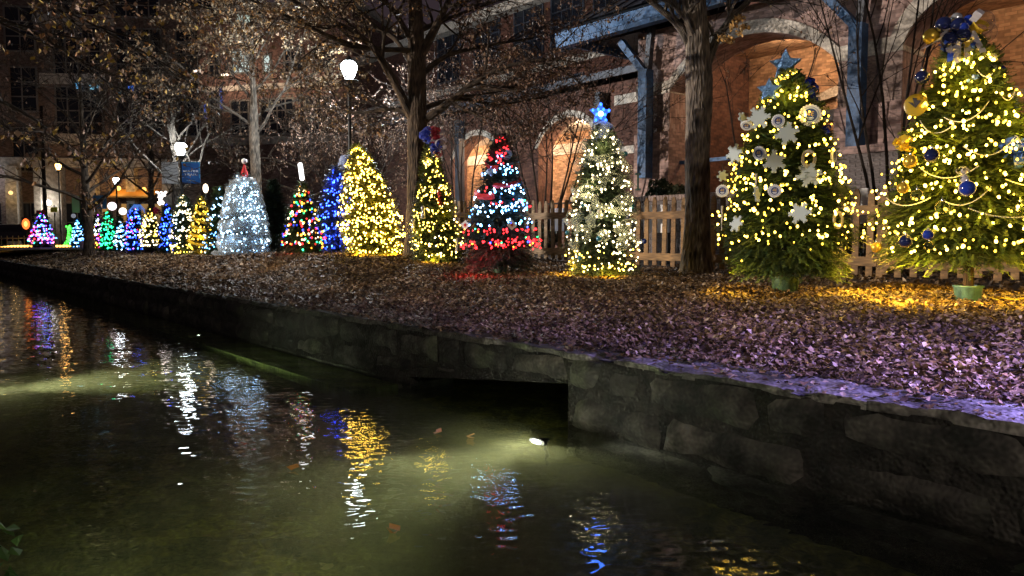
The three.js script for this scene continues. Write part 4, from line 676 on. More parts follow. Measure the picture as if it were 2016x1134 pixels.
  const lampTop = (px, py, D, r, k, hue, label, sy = 1) => { const p = at(px, py, D), o = thing('lit_topper', label, 'tree topper', p); mesh('lamp_globe', new THREE.SphereGeometry(r, 18, 14).scale(1, sy, 1), glow(hue, k), o); mesh('stem', bar(V(0, -r * sy * 0.9, 0), V(0, -r * sy - 0.3, 0), 0.02), M.iron, o); return o; };
  lampTop(405, 371, 26, 0.085, 5, [1, 0.78, 0.55], 'flame-shaped warm lamp on top of the gold-ribbon tree', 1.8);
  lampTop(221, 406, 38, 0.2, 3, [1, 0.86, 0.9], 'white globe lamp above the green-lit tree'); lampTop(242, 416, 37, 0.17, 3, [1, 0.9, 0.75], 'white globe lamp above the short white and blue tree');
  lampTop(145, 425, 46, 0.13, 0.25, [0.8, 0.85, 1], 'dull white ball on top of the pale blue tree');
  { const p = at(317, 390, 32), o = thing('lit_topper', 'cluster of bright warm-white lights in a letter T shape above the blue tree', 'tree topper', p), m = glow([1, 0.86, 0.78], 4.5); const b = new THREE.IcosahedronGeometry(0.05, 0), gs = []; for (let k = 0; k < 26; k++) { const v = k < 13; gs.push(b.clone().translate(v ? R(-0.2, 0.22) : R(-0.1, 0.08), v ? R(0.08, 0.26) : R(-0.35, 0.1), R(-0.05, 0.05))); } mesh('string_light', mergeGeometries(gs), m, o, 'stuff'); mesh('pole', bar(V(0, -0.9, -0.06), V(0, 0.2, -0.06), 0.015), M.iron, o); }
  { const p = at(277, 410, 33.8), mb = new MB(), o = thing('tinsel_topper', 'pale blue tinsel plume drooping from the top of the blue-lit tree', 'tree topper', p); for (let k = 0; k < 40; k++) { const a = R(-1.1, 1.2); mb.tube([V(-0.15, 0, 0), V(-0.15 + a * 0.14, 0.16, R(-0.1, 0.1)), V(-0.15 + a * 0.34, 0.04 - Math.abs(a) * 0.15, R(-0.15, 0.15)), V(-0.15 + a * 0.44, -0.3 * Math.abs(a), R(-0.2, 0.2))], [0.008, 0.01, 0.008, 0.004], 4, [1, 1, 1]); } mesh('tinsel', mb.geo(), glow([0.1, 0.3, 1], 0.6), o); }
  { const p = at(285, 433, 33.4), o = mesh('placard', bx([[0, 0, 0, 0.26, 0.34, 0.02]]), M.white); o.position.copy(p); o.rotation.set(0, toCam(p), -0.5); tag(o, 'tilted white placard hanging between the big blue tree and the warm one', 'placard'); }
  { const p = at(79, 420, 45), mb = new MB(), o = thing('ribbon_bow', 'red bow on top of the many-coloured tree in the planter', 'tree topper', p); for (let k = 0; k < 8; k++) puff(mb, R(-0.2, 0.2), R(-0.06, 0.1), 0, R(0.1, 0.2), R(0, 90)); mesh('loop', mb.geo(), std([0.5, 0.02, 0.03], 0.6, { side: THREE.DoubleSide }), o); }
  { const p = at(309, 415, 31.2), mb = new MB(), o = thing('ribbon_bow', 'pinkish red bow between the rounded warm tree and the narrow blue one', 'bow', p); for (let k = 0; k < 8; k++) puff(mb, R(-0.15, 0.15), R(-0.1, 0.1), 0, R(0.08, 0.16), R(0, 90)); mesh('loop', mb.geo(), std([0.5, 0.02, 0.07], 0.6, { side: THREE.DoubleSide }), o); }
  { // green caterpillar of lights
    const b = at(133, 482, 48), o = thing('lit_figure', 'curved upright figure of green lights at the far left', 'light figure', V(b.x, ghAt(b), b.z)); const gs = [], d = new THREE.IcosahedronGeometry(0.06, 0); for (let k = 0; k < 90; k++) { const u = rnd(); gs.push(d.clone().translate(0.12 + 0.22 * Math.sin(u * 3) - 0.25 + R(-0.11, 0.11) + u * 0.2, 0.15 + u * 1.25, R(-0.12, 0.12))); } mesh('string_light', mergeGeometries(gs), glow([0.05, 1, 0.05], 5), o, 'stuff'); mesh('wire_frame', bar(V(0, 0, 0), V(0, 1.2, 0), 0.03), M.iron, o);
  }
}
// extension cord by the nearest pot
{
  const b = at(1945, 592, 7.1), cs = []; for (let k = 0; k <= 40; k++) { const u = k / 40; cs.push(V(b.x - 0.05 + 0.75 * u + 0.1 * Math.sin(u * 9), 0, b.z + 0.05 - 0.25 * Math.sin(u * 6) + 0.18 * Math.cos(u * 15))); }
  for (const q of cs) q.y = ghAt(q) + 0.05; const c = new THREE.CatmullRomCurve3(cs);
  tag(mesh('extension_cord', new THREE.TubeGeometry(c, 120, 0.008, 7), std([0.6, 0.45, 0.03], 0.5)), 'yellow extension cord curling over the leaves by the nearest pot', 'cord');
}

// ------------------------------------------------------------------ bare trees
const WHITE = [1, 1, 1];
function twigs(mb, lf, p, d, len, r, lvl, o) { // a branch and all that grows from it
  const n = lvl + 3, pts = [p.clone()], rad = [r], dir = d.clone(), q = p.clone(), ds = [dir.clone()];
  for (let k = 1; k <= n; k++) {
    dir.x += R(-1, 1) * o.wob; dir.y += R(-1, 1) * o.wob + o.up * (lvl ? 0.6 : 1) - (lvl === 0 ? o.sag ?? 0 : 0); dir.z += R(-1, 1) * o.wob; dir.normalize();
    q.addScaledVector(dir, len / n); pts.push(q.clone()); rad.push(Math.max(o.min, r * (1 - 0.72 * k / n))); ds.push(dir.clone());
  }
  mb.tube(pts, rad, lvl > 1 ? 7 : lvl === 1 ? 4 : 3, WHITE);
  if (lvl === 0) {
    for (let k = 1; k <= n; k++) if (o.leaf) for (let j = 0; j < o.leaf; j++) if (rnd() < o.leafP) {
      const c = pick(o.leafC), w = R(0.7, 1.3), u = pts[k].clone().lerp(pts[k - 1], rnd()); u.x += R(-1, 1) * o.leafS; u.y -= R(0, 1) * o.leafS; u.z += R(-1, 1) * o.leafS;
      leafInto(lf, u, o.leafS * R(0.7, 1.3), [c[0] * w, c[1] * w, c[2] * w], R(-1.5, 1.5), R(0, 6.28));
    }
    return;
  }
  const kids = o.kids[lvl];
  for (let k = 0; k < kids; k++) {
    const t0 = lvl > 2 ? o.t0 ?? 0.22 : 0.22, t = t0 + (1 - t0) * (k + rnd()) / kids, i = Math.min(n - 1, Math.floor(t * n)), f = t * n - i, b = pts[i].clone().lerp(pts[i + 1] ?? pts[i], f), dd = ds[i + 1] ?? ds[i];
    const ax = V(R(-1, 1), R(-1, 1), R(-1, 1)).cross(dd).normalize(), nd = dd.clone().applyAxisAngle(ax, R(0.4, 1.0)); nd.y *= o.flat ?? 1; nd.normalize();
    twigs(mb, lf, b, nd, len * R(0.42, 0.68) * (1.15 - 0.4 * t), Math.max(o.min, (rad[i] ?? r) * R(0.45, 0.62)), lvl - 1, o);
  }
}
const TAN = [[0.25, 0.19, 0.115], [0.2, 0.135, 0.075], [0.31, 0.245, 0.16], [0.15, 0.09, 0.05], [0.32, 0.17, 0.055]], GOLD = [[0.4, 0.28, 0.05], [0.3, 0.2, 0.05], [0.45, 0.33, 0.08], [0.28, 0.14, 0.05]], BROWN = [[0.17, 0.1, 0.065], [0.22, 0.13, 0.085], [0.12, 0.07, 0.05], [0.26, 0.17, 0.11]];
function bareTree(label, o) { // trunk: world points with radii; limbs: {from, dir|pts, len, r}
  const t = thing('bare_tree', label, 'tree', o.trunk[0].clone(), 0, o.group), base = o.trunk[0], L = (v) => v.clone().sub(base);
  const curve = new THREE.CatmullRomCurve3(o.trunk.map(L)), N = 60, pts = curve.getPoints(N), mb = new MB(), k0 = R(0, 50);
  mb.tube(pts, (u) => { const x = u * (o.radii.length - 1), i = Math.min(o.radii.length - 2, Math.floor(x)); return (o.radii[i] + (o.radii[i + 1] - o.radii[i]) * (x - i)) * (1 + 0.35 * Math.pow(1 - u, 14)); }, 40, WHITE, o.us ?? 1);
  for (let k = 0; k < mb.p.length / 3; k++) { const x = mb.p[k * 3], y = mb.p[k * 3 + 1], z = mb.p[k * 3 + 2], w = o.bump * (n3(mb.n[k * 3] * 2 + k0, y * 1.4, mb.n[k * 3 + 2] * 2) + 0.5 * n3(mb.n[k * 3] * 5, y * 3 + k0, mb.n[k * 3 + 2] * 5) + 0.45 * n3(mb.n[k * 3] * 9, y * 0.7 + k0, mb.n[k * 3 + 2] * 9)); mb.p[k * 3] = x + mb.n[k * 3] * w; mb.p[k * 3 + 2] = z + mb.n[k * 3 + 2] * w; }
  const tg = mb.geo(); tg.computeVertexNormals(); mesh('trunk', tg, o.bark, t);
  const lf = new MB();
  for (const b of o.limbs) {
    const m = new MB();
    if (b.pts) { // a main limb through given places, carrying side branches
      const c = new THREE.CatmullRomCurve3(b.pts.map(L)), n = 12, ps = c.getPoints(n); m.tube(ps, (u) => b.r * (1 - 0.75 * u), 9, WHITE);
      const kids = b.kids ?? 8; for (let k = 0; k < kids; k++) { const u = 0.25 + 0.75 * (k + rnd()) / kids, p = c.getPoint(u), d = c.getTangent(u), ax = V(R(-1, 1), R(-1, 1), R(-1, 1)).cross(d).normalize(); d.applyAxisAngle(ax, R(0.4, 1.1)); twigs(m, lf, p, d, b.len * R(0.6, 1.1), b.r * 0.5 * (1 - 0.6 * u), 2, { ...o.tw, ...b.tw }); }
    } else twigs(m, lf, L(b.from), b.dir.clone().normalize(), b.len, b.r, 3, { ...o.tw, ...b.tw });
    mesh('limb', m.geo(), b.bark ?? o.bark, t);
  }
  if (lf.count) mesh('foliage', lf.geo(), o.leafM ?? M.leaf, t);
  return t;
}
const tw0 = { wob: 0.22, up: 0.03, kids: [0, 4, 4, 5], min: 0.0045, leaf: 1, leafP: 0.5, leafS: 0.055, leafC: TAN };
const grounded = (px, py, D) => { const p = at(px, py, D); p.y = ghAt(p) - 0.05; return p; };
{ // thick pale trunk between the tulle and snowflake trees
  const D = 12.0;
  bareTree('thick grey trunk with peeling pale bark, between the tulle tree and the snowflake tree', { trunk: [grounded(1371, 540, D), at(1373, 400, D), at(1374, 260, D), at(1376, 160, D), at(1372, 60, D), at(1368, -160, D + 0.2)], radii: [0.205, 0.185, 0.19, 0.205, 0.17, 0.09], bark: M.barkPale, bump: 0.022, us: 1,
    tw: { ...tw0, leafP: 0.03, kids: [0, 3, 3, 3] },
    limbs: [{ pts: [at(1372, 120, D), at(1340, 55, D), at(1290, 10, D), at(1200, -60, D)], r: 0.085, len: 0.9 }, { pts: [at(1386, 140, D), at(1415, 70, D), at(1460, 15, D - 0.1), at(1530, -50, D - 0.2)], r: 0.085, len: 0.9, kids: 6 }, { pts: [at(1372, 90, D), at(1352, 30, D - 0.2), at(1340, -60, D - 0.4)], r: 0.09, len: 0.9 },
      { pts: [at(1392, 75, D - 0.1), at(1420, 58, D - 0.2), at(1452, 48, D - 0.3)], r: 0.015, len: 0.22, kids: 6, tw: { leaf: 3, leafP: 0.7, leafS: 0.05, leafC: [[0.45, 0.3, 0.12], [0.5, 0.28, 0.08]] } }] });
}
{ // big dark tree behind the slim warm-lit one
  const D = 16.2, limb = (a, r, len, tw, kids) => ({ pts: a.map(([x, y, d]) => at(x, y, D + (d ?? 0))), r, len, tw, kids });
  bareTree('tall dark tree with many spreading limbs, its trunk behind the slim warm-lit tree', { trunk: [grounded(818, 500, D), at(820, 380, D), at(822, 230, D), at(820, 110, D), at(818, 0, D), at(815, -200, D)], radii: [0.21, 0.19, 0.2, 0.17, 0.14, 0.07], bark: M.bark, bump: 0.02,
    tw: { ...tw0, leaf: 3, leafP: 0.6, leafS: 0.066, kids: [0, 5, 4, 5], flat: 0.7 },
    limbs: [limb([[815, 240], [770, 150, -0.3], [725, 84, -0.5], [610, 20, -0.7], [480, -50, -1]], 0.1, 1.4, {}, 12), limb([[830, 240], [880, 205, -0.3], [930, 165, -0.5], [1000, 130, -0.6], [1090, 115, -0.8]], 0.09, 1.3, { leafC: BROWN }, 12), limb([[815, 225], [770, 215, 0.3], [700, 222, 0.6], [620, 205, 1]], 0.06, 1.1, {}, 9),
      limb([[828, 110], [870, 30, -0.2], [910, -60, -0.3]], 0.11, 1.3, { leafP: 0.2 }, 9), limb([[815, 90], [770, 15, -0.2], [740, -5, -0.4], [690, -20, -0.8]], 0.07, 1.2, { leafP: 0.25 }, 8), limb([[817, 140], [775, 75, 0.2], [720, 50, 0.4], [640, 30, 0.7]], 0.06, 1.2, { leafP: 0.3 }, 8), limb([[826, 150], [880, 110, 0.2], [960, 90, 0.4], [1050, 75, 0.6]], 0.07, 1.3, { leafC: BROWN }, 10), limb([[826, 60], [900, 30, 0.1], [1000, -5, 0.2]], 0.06, 1.2, { leafP: 0.15 }, 8),
      limb([[828, 215], [900, 195, 0.6], [980, 205, 1], [1080, 190, 1.4]], 0.06, 1.2, { leafC: BROWN, leafP: 0.6 }, 10), limb([[816, 100], [700, 90, -0.5], [560, 30, -1.2], [430, -30, -1.8]], 0.06, 1.2, {}, 9)] });
}
function randomTree(label, base, H, fork, r, n, o) {
  const top = base.clone().add(V(R(-0.3, 0.3), H, R(-0.2, 0.2))), fk = base.clone().lerp(top, fork), limbs = [];
  for (let k = 0; k < n; k++) { const u = fork + (0.92 - fork) * (k / n), az = k * 2.4 + R(-0.4, 0.4), el = (o.el ?? 0.55) + 0.7 * (u - fork) + R(-0.15, 0.15); limbs.push({ from: base.clone().lerp(top, u), dir: V(Math.cos(az), Math.tan(el), Math.sin(az)), len: (o.len ?? H * 0.5) * (1.1 - 0.65 * (u - fork) / (1 - fork)) * R(0.8, 1.15), r: r * 0.42 * (1.15 - u) }); }
  return bareTree(label, { trunk: [base, base.clone().lerp(top, fork * 0.5).add(V(0.05, 0, 0.03)), fk, base.clone().lerp(top, 0.7), top], radii: [r, r * 0.85, r * 0.8, r * 0.4, 0.02], bark: o.bark ?? M.bark, bump: 0.015, tw: { ...tw0, ...o.tw }, limbs });
}
randomTree('pale-barked tree behind the white tulle tree, its crown lit by the lamp', grounded(506, 480, 25), 8.2, 0.47, 0.19, 13, { el: 0.6, len: 3.4, bark: M.barkPale, tw: { leaf: 4, leafP: 0.7, leafS: 0.085, min: 0.008, flat: 0.75 } });
randomTree('small forked tree lit gold from below, beside the blue banner', grounded(357, 490, 32), 7.6, 0.3, 0.2, 11, { el: 1.0, len: 4.2, bark: M.barkPale, tw: { leafP: 0.2, leafS: 0.08, min: 0.01 } });
randomTree('slim dark tree in front of the far string of coloured trees', grounded(176, 497, 30), 7.4, 0.24, 0.2, 15, { el: 0.5, len: 4.4, tw: { leafP: 0.25, leafS: 0.08, leafC: BROWN, min: 0.01, flat: 0.8 } });
randomTree('dark bare tree between the two lamps, behind the blue-lit trees', grounded(300, 488, 42), 8, 0.3, 0.2, 12, { el: 0.7, len: 4.4, tw: { leafP: 0.35, leafS: 0.11, leafC: BROWN, min: 0.014 } });
randomTree('dark bare tree behind the unlit christmas tree', grounded(600, 470, 30), 6.5, 0.3, 0.16, 13, { el: 0.5, len: 3.6, tw: { leafP: 0.5, leaf: 2, leafS: 0.09, leafC: BROWN, min: 0.011 } });
// the tree on our own bank whose thin branches with yellow leaves hang in from the left
{
  const b = bank(6, -1.6, 0.5), limb = (a, r, len, kids, tw) => ({ pts: a.map(([x, y, d]) => at(x, y, d)), r, len, kids, tw });
  bareTree('yellow-leaved branches reaching in at the upper left from a tree outside the frame', { trunk: [b, b.clone().add(V(0.1, 2, 0)), b.clone().add(V(0.3, 4.5, -0.2)), b.clone().add(V(0.4, 7.5, -0.3))], radii: [0.22, 0.18, 0.14, 0.05], bark: M.barkDark, bump: 0.02,
    tw: { ...tw0, leaf: 2, leafP: 0.45, leafS: 0.08, leafC: [...GOLD, ...BROWN, ...BROWN], sag: 0.12, up: 0.0, kids: [0, 4, 4, 4], min: 0.004 },
    limbs: [limb([[-420, 60, 6.6], [-150, 20, 9], [60, 60, 11], [250, 190, 13]], 0.06, 1.3, 12), limb([[-420, -30, 6.6], [-100, -60, 9], [110, 10, 11.5], [330, 130, 14]], 0.06, 1.3, 12), limb([[-420, 200, 6.6], [-150, 150, 9], [60, 230, 11], [170, 330, 12.5]], 0.05, 1.1, 12), limb([[-420, 0, 6.6], [-150, -60, 8], [120, -60, 10], [420, 20, 14]], 0.05, 1.2, 10)] });
}
// crape myrtles: many thin stems from one foot
function myrtle(label, base, stems, H, spread, o) {
  const t = thing('crape_myrtle', label, 'tree', base), lf = new MB();
  for (let k = 0; k < stems; k++) {
    const m = new MB(), az = k / stems * 6.28 + R(-0.4, 0.4), d = V(Math.cos(az) * spread, 1, Math.sin(az) * spread).normalize(), p = V(Math.cos(az) * 0.1, -0.05, Math.sin(az) * 0.1);
    twigs(m, lf, p, d, H * R(0.85, 1.1), o.r ?? 0.035, 3, { ...tw0, wob: 0.09, up: 0.05, kids: [0, 3, 4, 6], min: 0.005, t0: 0.55, leafC: BROWN, leafS: 0.06, leaf: 2, leafP: 0.5, ...o }); mesh('stem', m.geo(), M.barkDark, t);
  }
  if (lf.count) mesh('foliage', lf.geo(), M.leaf, t);
}
{ const g = (px, D, y) => { const p = at(px, 430, D); p.y = y ?? ghAt(p); return p; };
  myrtle('crape myrtle with dark stems in front of the orange arch, behind the tulle tree', g(1072, 19.5), 9, 4.1, 0.32, { leaf: 3, leafP: 0.62 });
  myrtle('crape myrtle behind the slim warm-lit tree, dark against the orange wall', g(915, 22), 8, 4.0, 0.32, { leaf: 3, leafP: 0.62 });
  myrtle('leafless crape myrtle with long dark stems before the brick pier left of the gold tree', g(1752, 12.9), 6, 5.2, 0.16, { leafP: 0.05, kids: [0, 2, 2, 4], t0: 0.4 });
  myrtle('dark leafy shrub tree behind the lamp post', g(700, 24), 8, 3.6, 0.36, { leaf: 3, leafP: 0.7 });
  myrtle('thin crape myrtle with seed heads in front of the large arch', g(1490, 15), 2, 4.1, 0.12, { leafP: 0.6, leaf: 2, kids: [0, 3, 3, 3], t0: 0.7 });
}
// evergreen shrubs
function shrub(label, base, w, h, n = 900, c = [0.03, 0.05, 0.022]) { const t = thing('shrub', label, 'shrub', base), mb = new MB(), st = new MB(); for (let k = 0; k < n; k++) { const a = R(0, 6.28), u = Math.acos(R(-0.3, 1)), f = 0.75 + 0.3 * n3(Math.cos(a) * 2, u * 2, w * 7) - 0.25 * rnd() * rnd(); const f2 = R(0.7, 1.3); leafInto(mb, V(Math.cos(a) * Math.sin(u) * w * f, h * (0.3 + 0.7 * Math.cos(u) * f), Math.sin(a) * Math.sin(u) * w * f), 0.075, [c[0] * f2, c[1] * f2, c[2] * f2], R(-1, 1), R(0, 6.28)); } for (let k = 0; k < 5; k++) st.tube([V(0, -0.05, 0), V(R(-0.5, 0.5) * w, h * 0.6, R(-0.5, 0.5) * w)], [0.02, 0.006], 5, WHITE); mesh('stem', st.geo(), M.barkDark, t); mesh('foliage', mb.geo(), M.needle, t); }

// ------------------------------------------------------------------ street lamps
function streetLamp(p, topY, I, label, o = {}) { const B = o.big ?? 1.1;
  const H = topY - p.y, t = thing('street_lamp', label, 'street lamp', p, 0, o.group), m = new MB(); m.tube([V(0, 0, 0), V(0, 0.35, 0), V(0, 0.4, 0), V(0, H - 0.35, 0)], [0.13, 0.12, 0.065, 0.048], 14, WHITE); mesh('post', m.geo(), M.iron, t);
  mesh('collar', new THREE.LatheGeometry([[0.05, -0.4], [0.09, -0.34], [0.08, -0.32], [0.25, -0.27], [0.25, -0.25], [0.1, -0.24]].map(([x, y]) => new THREE.Vector2(x * (B * 0.9), y * B)), 16).translate(0, H, 0), M.iron, t);
  mesh('lamp_globe', new THREE.LatheGeometry([[0.001, -0.22], [0.1, -0.21], [0.185, 0.0], [0.2, 0.1], [0.14, 0.19], [0.001, 0.2]].map(([x, y]) => new THREE.Vector2(x * B, y * B)), 20).translate(0, H, 0), glow(o.hue ?? [0.86, 0.94, 1], o.glow ?? 16), t);
  mesh('cap', new THREE.LatheGeometry([[0.15, 0.24], [0.16, 0.26], [0.07, 0.33], [0.02, 0.39], [0.001, 0.43]].map(([x, y]) => new THREE.Vector2(x, y)), 16).translate(0, H, 0), M.iron, t);
  const hc = new THREE.Color().setRGB(...(o.hue ?? [0.86, 0.94, 1])), l = o.aim ? new THREE.SpotLight(hc, I, 0, 0.72, 0.6, 2) : new THREE.PointLight(hc, I); l.position.set(p.x, topY, p.z); if (o.aim) { l.target.position.copy(o.aim); scene.add(l.target); } l.castShadow = true; l.shadow.radius = 6; l.name = 'lamp_light'; scene.add(l);
  return t;
}
{ const lp = (px, py, D, I, label, o) => { const q = at(px, py, D), p = V(q.x, ghAt(q), q.z); return streetLamp(p, q.y, I, label, o); };
  lp(687, 138, 22, 160, 'tall street lamp glowing white above the yellow-lit tree', { glow: 30, big: 1.17 });
  lp(356, 293, 31, 32, 'street lamp carrying two banners beside the gold-lit forked tree', { glow: 22, big: 1.17 });
  lp(229, 356, 57, 20, 'far street lamp above the white globe lamps');
  lp(115, 328, 59, 14, 'far lamp with an orange glow left of the slim dark trunk', { hue: [1, 0.5, 0.12], glow: 12 });
  lp(97, 290, 64, 6, 'small orange lamp highest at the far left', { hue: [1, 0.5, 0.14], glow: 9 });
  streetLamp(bank(-5.2, -1.6, 0.55), 5.0, 95, 'street lamp behind the camera on the near bank', { hue: [1, 0.86, 0.7], glow: 20 });
  streetLamp(bank(28, -24, 0.55), 4.9, 5400, 'tall road lamp beyond the near bank, behind the camera on the left', { hue: [1, 0.86, 0.74], glow: 40, aim: bank(6, 12, 2) });
  // banners on the second lamp
  const D = 30.9, banner = (x0, x1, y0, y1, label, m, t) => { const a = at(x0, y0, D), b = at(x1, y1, D), o = thing('banner', label, 'banner', V((a.x + b.x) / 2, b.y, a.z)); const w = b.x - a.x, h = a.y - b.y; mesh('cloth', new THREE.PlaneGeometry(w, h, 8, 8).translate(0, h / 2, 0.012), m, o); mesh('backing', bx([[0, h / 2, 0, w, h, 0.012]]), M.offwhite, o); for (const y of [0, h]) mesh('rod', bar(V(-w / 2 - 0.02, y, 0), V(w / 2 + 0.02, y, 0), 0.016), M.iron, o); };
  const bt = canvasTex(256, 512, (g, w, h) => { g.fillStyle = '#1c62b4'; g.fillRect(0, 0, w, h); g.fillStyle = '#3aa0e6'; g.fillRect(0, 0, w, 26); g.fillRect(w - 16, 0, 16, h * 0.75); g.fillStyle = '#eef4fa'; g.font = 'bold 66px sans-serif'; g.textAlign = 'center'; g.fillText('WATER', 124, 240); g.fillText('TRAIL', 124, 320); g.fillStyle = '#7fb6e8'; g.fillRect(60, 430, 130, 10); });
  const wt = canvasTex(128, 256, (g, w, h) => { g.fillStyle = '#c9cdd0'; g.fillRect(0, 0, w, h); g.strokeStyle = '#5f6a72'; g.lineWidth = 5; for (let k = 0; k < 4; k++) { g.beginPath(); g.moveTo(10, 60 + k * 40); g.bezierCurveTo(50, 20 + k * 50, 80, 120 + k * 30, 120, 60 + k * 44); g.stroke(); } });
  banner(358, 395, 319, 362, 'blue banner with white lettering on the right of the lamp post', std([1, 1, 1], 0.6, { map: bt }));
  banner(318, 352, 319, 362, 'pale grey banner with dark lines on the left of the lamp post', std([1, 1, 1], 0.6, { map: wt }));
}
// violet floodlight on a stand, on the bank right of the frame
{
  const p = bank(-1.2, 5.6, gh(-1.2, 5.6)), t = thing('floodlight', 'violet floodlight on a tripod stand, right of the frame', 'floodlight', p), h = p.clone().add(V(0, 1.55, 0)), aim = bank(2.0, 5.2, 0.1), d = aim.clone().sub(h).normalize();
  for (let k = 0; k < 3; k++) mesh('leg', bar(V(0, 0.9, 0), V(Math.cos(k * 2.1) * 0.45, 0, Math.sin(k * 2.1) * 0.45), 0.015), M.iron, t);
  mesh('pole', bar(V(0, 0.8, 0), V(0, 1.5, 0), 0.018), M.iron, t);
  const hd = mesh('head', bx([[0, 0, -0.06, 0.34, 0.24, 0.1]]), M.iron, t); hd.position.set(0, 1.55, 0); hd.rotation.y = Math.atan2(d.x, d.z);
  const fc = mesh('lamp_face', bx([[0, 0, 0, 0.3, 0.2, 0.012]]), glow([0.45, 0.32, 1], 8), t); fc.position.set(0, 1.55, 0); fc.rotation.y = Math.atan2(d.x, d.z);
  const l = new THREE.SpotLight(new THREE.Color().setRGB(0.36, 0.28, 1), 280, 0, 0.52, 1.0, 2); l.position.copy(h).addScaledVector(d, 0.06); l.target.position.copy(aim); l.castShadow = true; l.shadow.radius = 5; l.name = 'flood_spot'; scene.add(l, l.target);
}

// ------------------------------------------------------------------ the arcade pavilion on the right
// local axes of things turned by BANK: +x towards us along the canal, +z towards the canal
function windowInto(g, x, y, z, w, h, cols, rows, o = {}) {
  const f = o.f ?? 0.07, list = [[0, h / 2, 0, w, f, 0.1], [0, -h / 2, 0, w, f, 0.1], [-w / 2, 0, 0.003, f, h + f, 0.1], [w / 2, 0, 0.003, f, h + f, 0.1]];
  for (let k = 1; k < cols; k++) list.push([-w / 2 + w * k / cols, 0, -0.01, f * 0.7, h, 0.08]);
  for (let k = 1; k < rows; k++) list.push([0, -h / 2 + h * k / rows, -0.013, w, f * 0.7, 0.08]);
  const q = mesh('window', bx(list), o.frame ?? M.frame, g); q.position.set(x, y, z);
  for (let a = 0; a < cols; a++) for (let b = 0; b < rows; b++) { const lit = o.lit?.(a, b), p = mesh(lit ? 'window_light' : 'pane', bx([[-w / 2 + w * (a + 0.5) / cols, -h / 2 + h * (b + 0.5) / rows, -0.02, w / cols - f * 0.6, h / rows - f * 0.6, 0.012]]), lit ?? M.darkGlass, q); }
  return q;
}
function brickwork(x0, x1, y0, y1, z, mats, parent, single, bl = 0.225, bh = 0.08) { // coursed bricks with recessed joints
  const rows = Math.round((y1 - y0) / bh), gs = mats.map(() => []), hh = (y1 - y0) / rows, base = new THREE.BoxGeometry(1, 1, 1);
  for (let r = 0; r < rows; r++) { let x = x0 - (r % 2) * bl / 2; while (x < x1 - 0.02) { const a = Math.max(x, x0), b = Math.min(x + bl, x1); if (b - a > 0.03) { const w = b - a - 0.01, k = RI(0, mats.length - 1), cx = (a + b) / 2, cy = y0 + (r + 0.5) * hh, d = 0.05 + R(0, 0.006); if (single) { const o = mesh('brick', base, mats[k], parent); o.scale.set(w, hh - 0.011, d); o.position.set(cx, cy, z - 0.02); } else gs[k].push(base.clone().scale(w, hh - 0.011, d).translate(cx, cy, z - 0.02)); } x += bl; } }
  if (!single) gs.forEach((g, k) => g.length && mesh('brickwork', mergeGeometries(g), mats[k], parent, 'stuff'));
}
const arcPts = (x0, x1, ys, rise, n = 24) => { const w = (x1 - x0) / 2, r = (w * w + rise * rise) / (2 * rise), cy = ys + rise - r, a0 = Math.asin(w / r), o = []; for (let k = 0; k <= n; k++) { const a = -a0 + 2 * a0 * k / n; o.push([(x0 + x1) / 2 + Math.sin(a) * r, cy + Math.cos(a) * r]); } return o; };
function archWall(x0, x1, y0, y1, openings, depth) { // openings [xa, xb, yBottom, ySpring, rise]
  const sh = new THREE.Shape(); sh.moveTo(x0, y0); sh.lineTo(x1, y0); sh.lineTo(x1, y1); sh.lineTo(x0, y1); sh.closePath();
  for (const [a, b, yb, ys, rise] of openings) { const h = new THREE.Path(); h.moveTo(a, yb + 0.003); h.lineTo(b, yb + 0.003); arcPts(a, b, ys, rise).reverse().forEach(([x, y]) => h.lineTo(x, y)); h.closePath(); sh.holes.push(h); }
  return new THREE.ExtrudeGeometry(sh, { depth, bevelEnabled: false }).translate(0, 0, -depth);
}
function archBand(a, b, ys, rise, t, depth) { const i = arcPts(a, b, ys, rise), sh = new THREE.Shape(), o = arcPts(a - t * 0.9, b + t * 0.9, ys - t * 0.15, rise + t * 1.15); i.forEach(([x, y], k) => (k ? sh.lineTo(x, y) : sh.moveTo(x, y))); o.reverse().forEach(([x, y]) => sh.lineTo(x, y)); sh.closePath(); return new THREE.ExtrudeGeometry(sh, { depth, bevelEnabled: false }); }
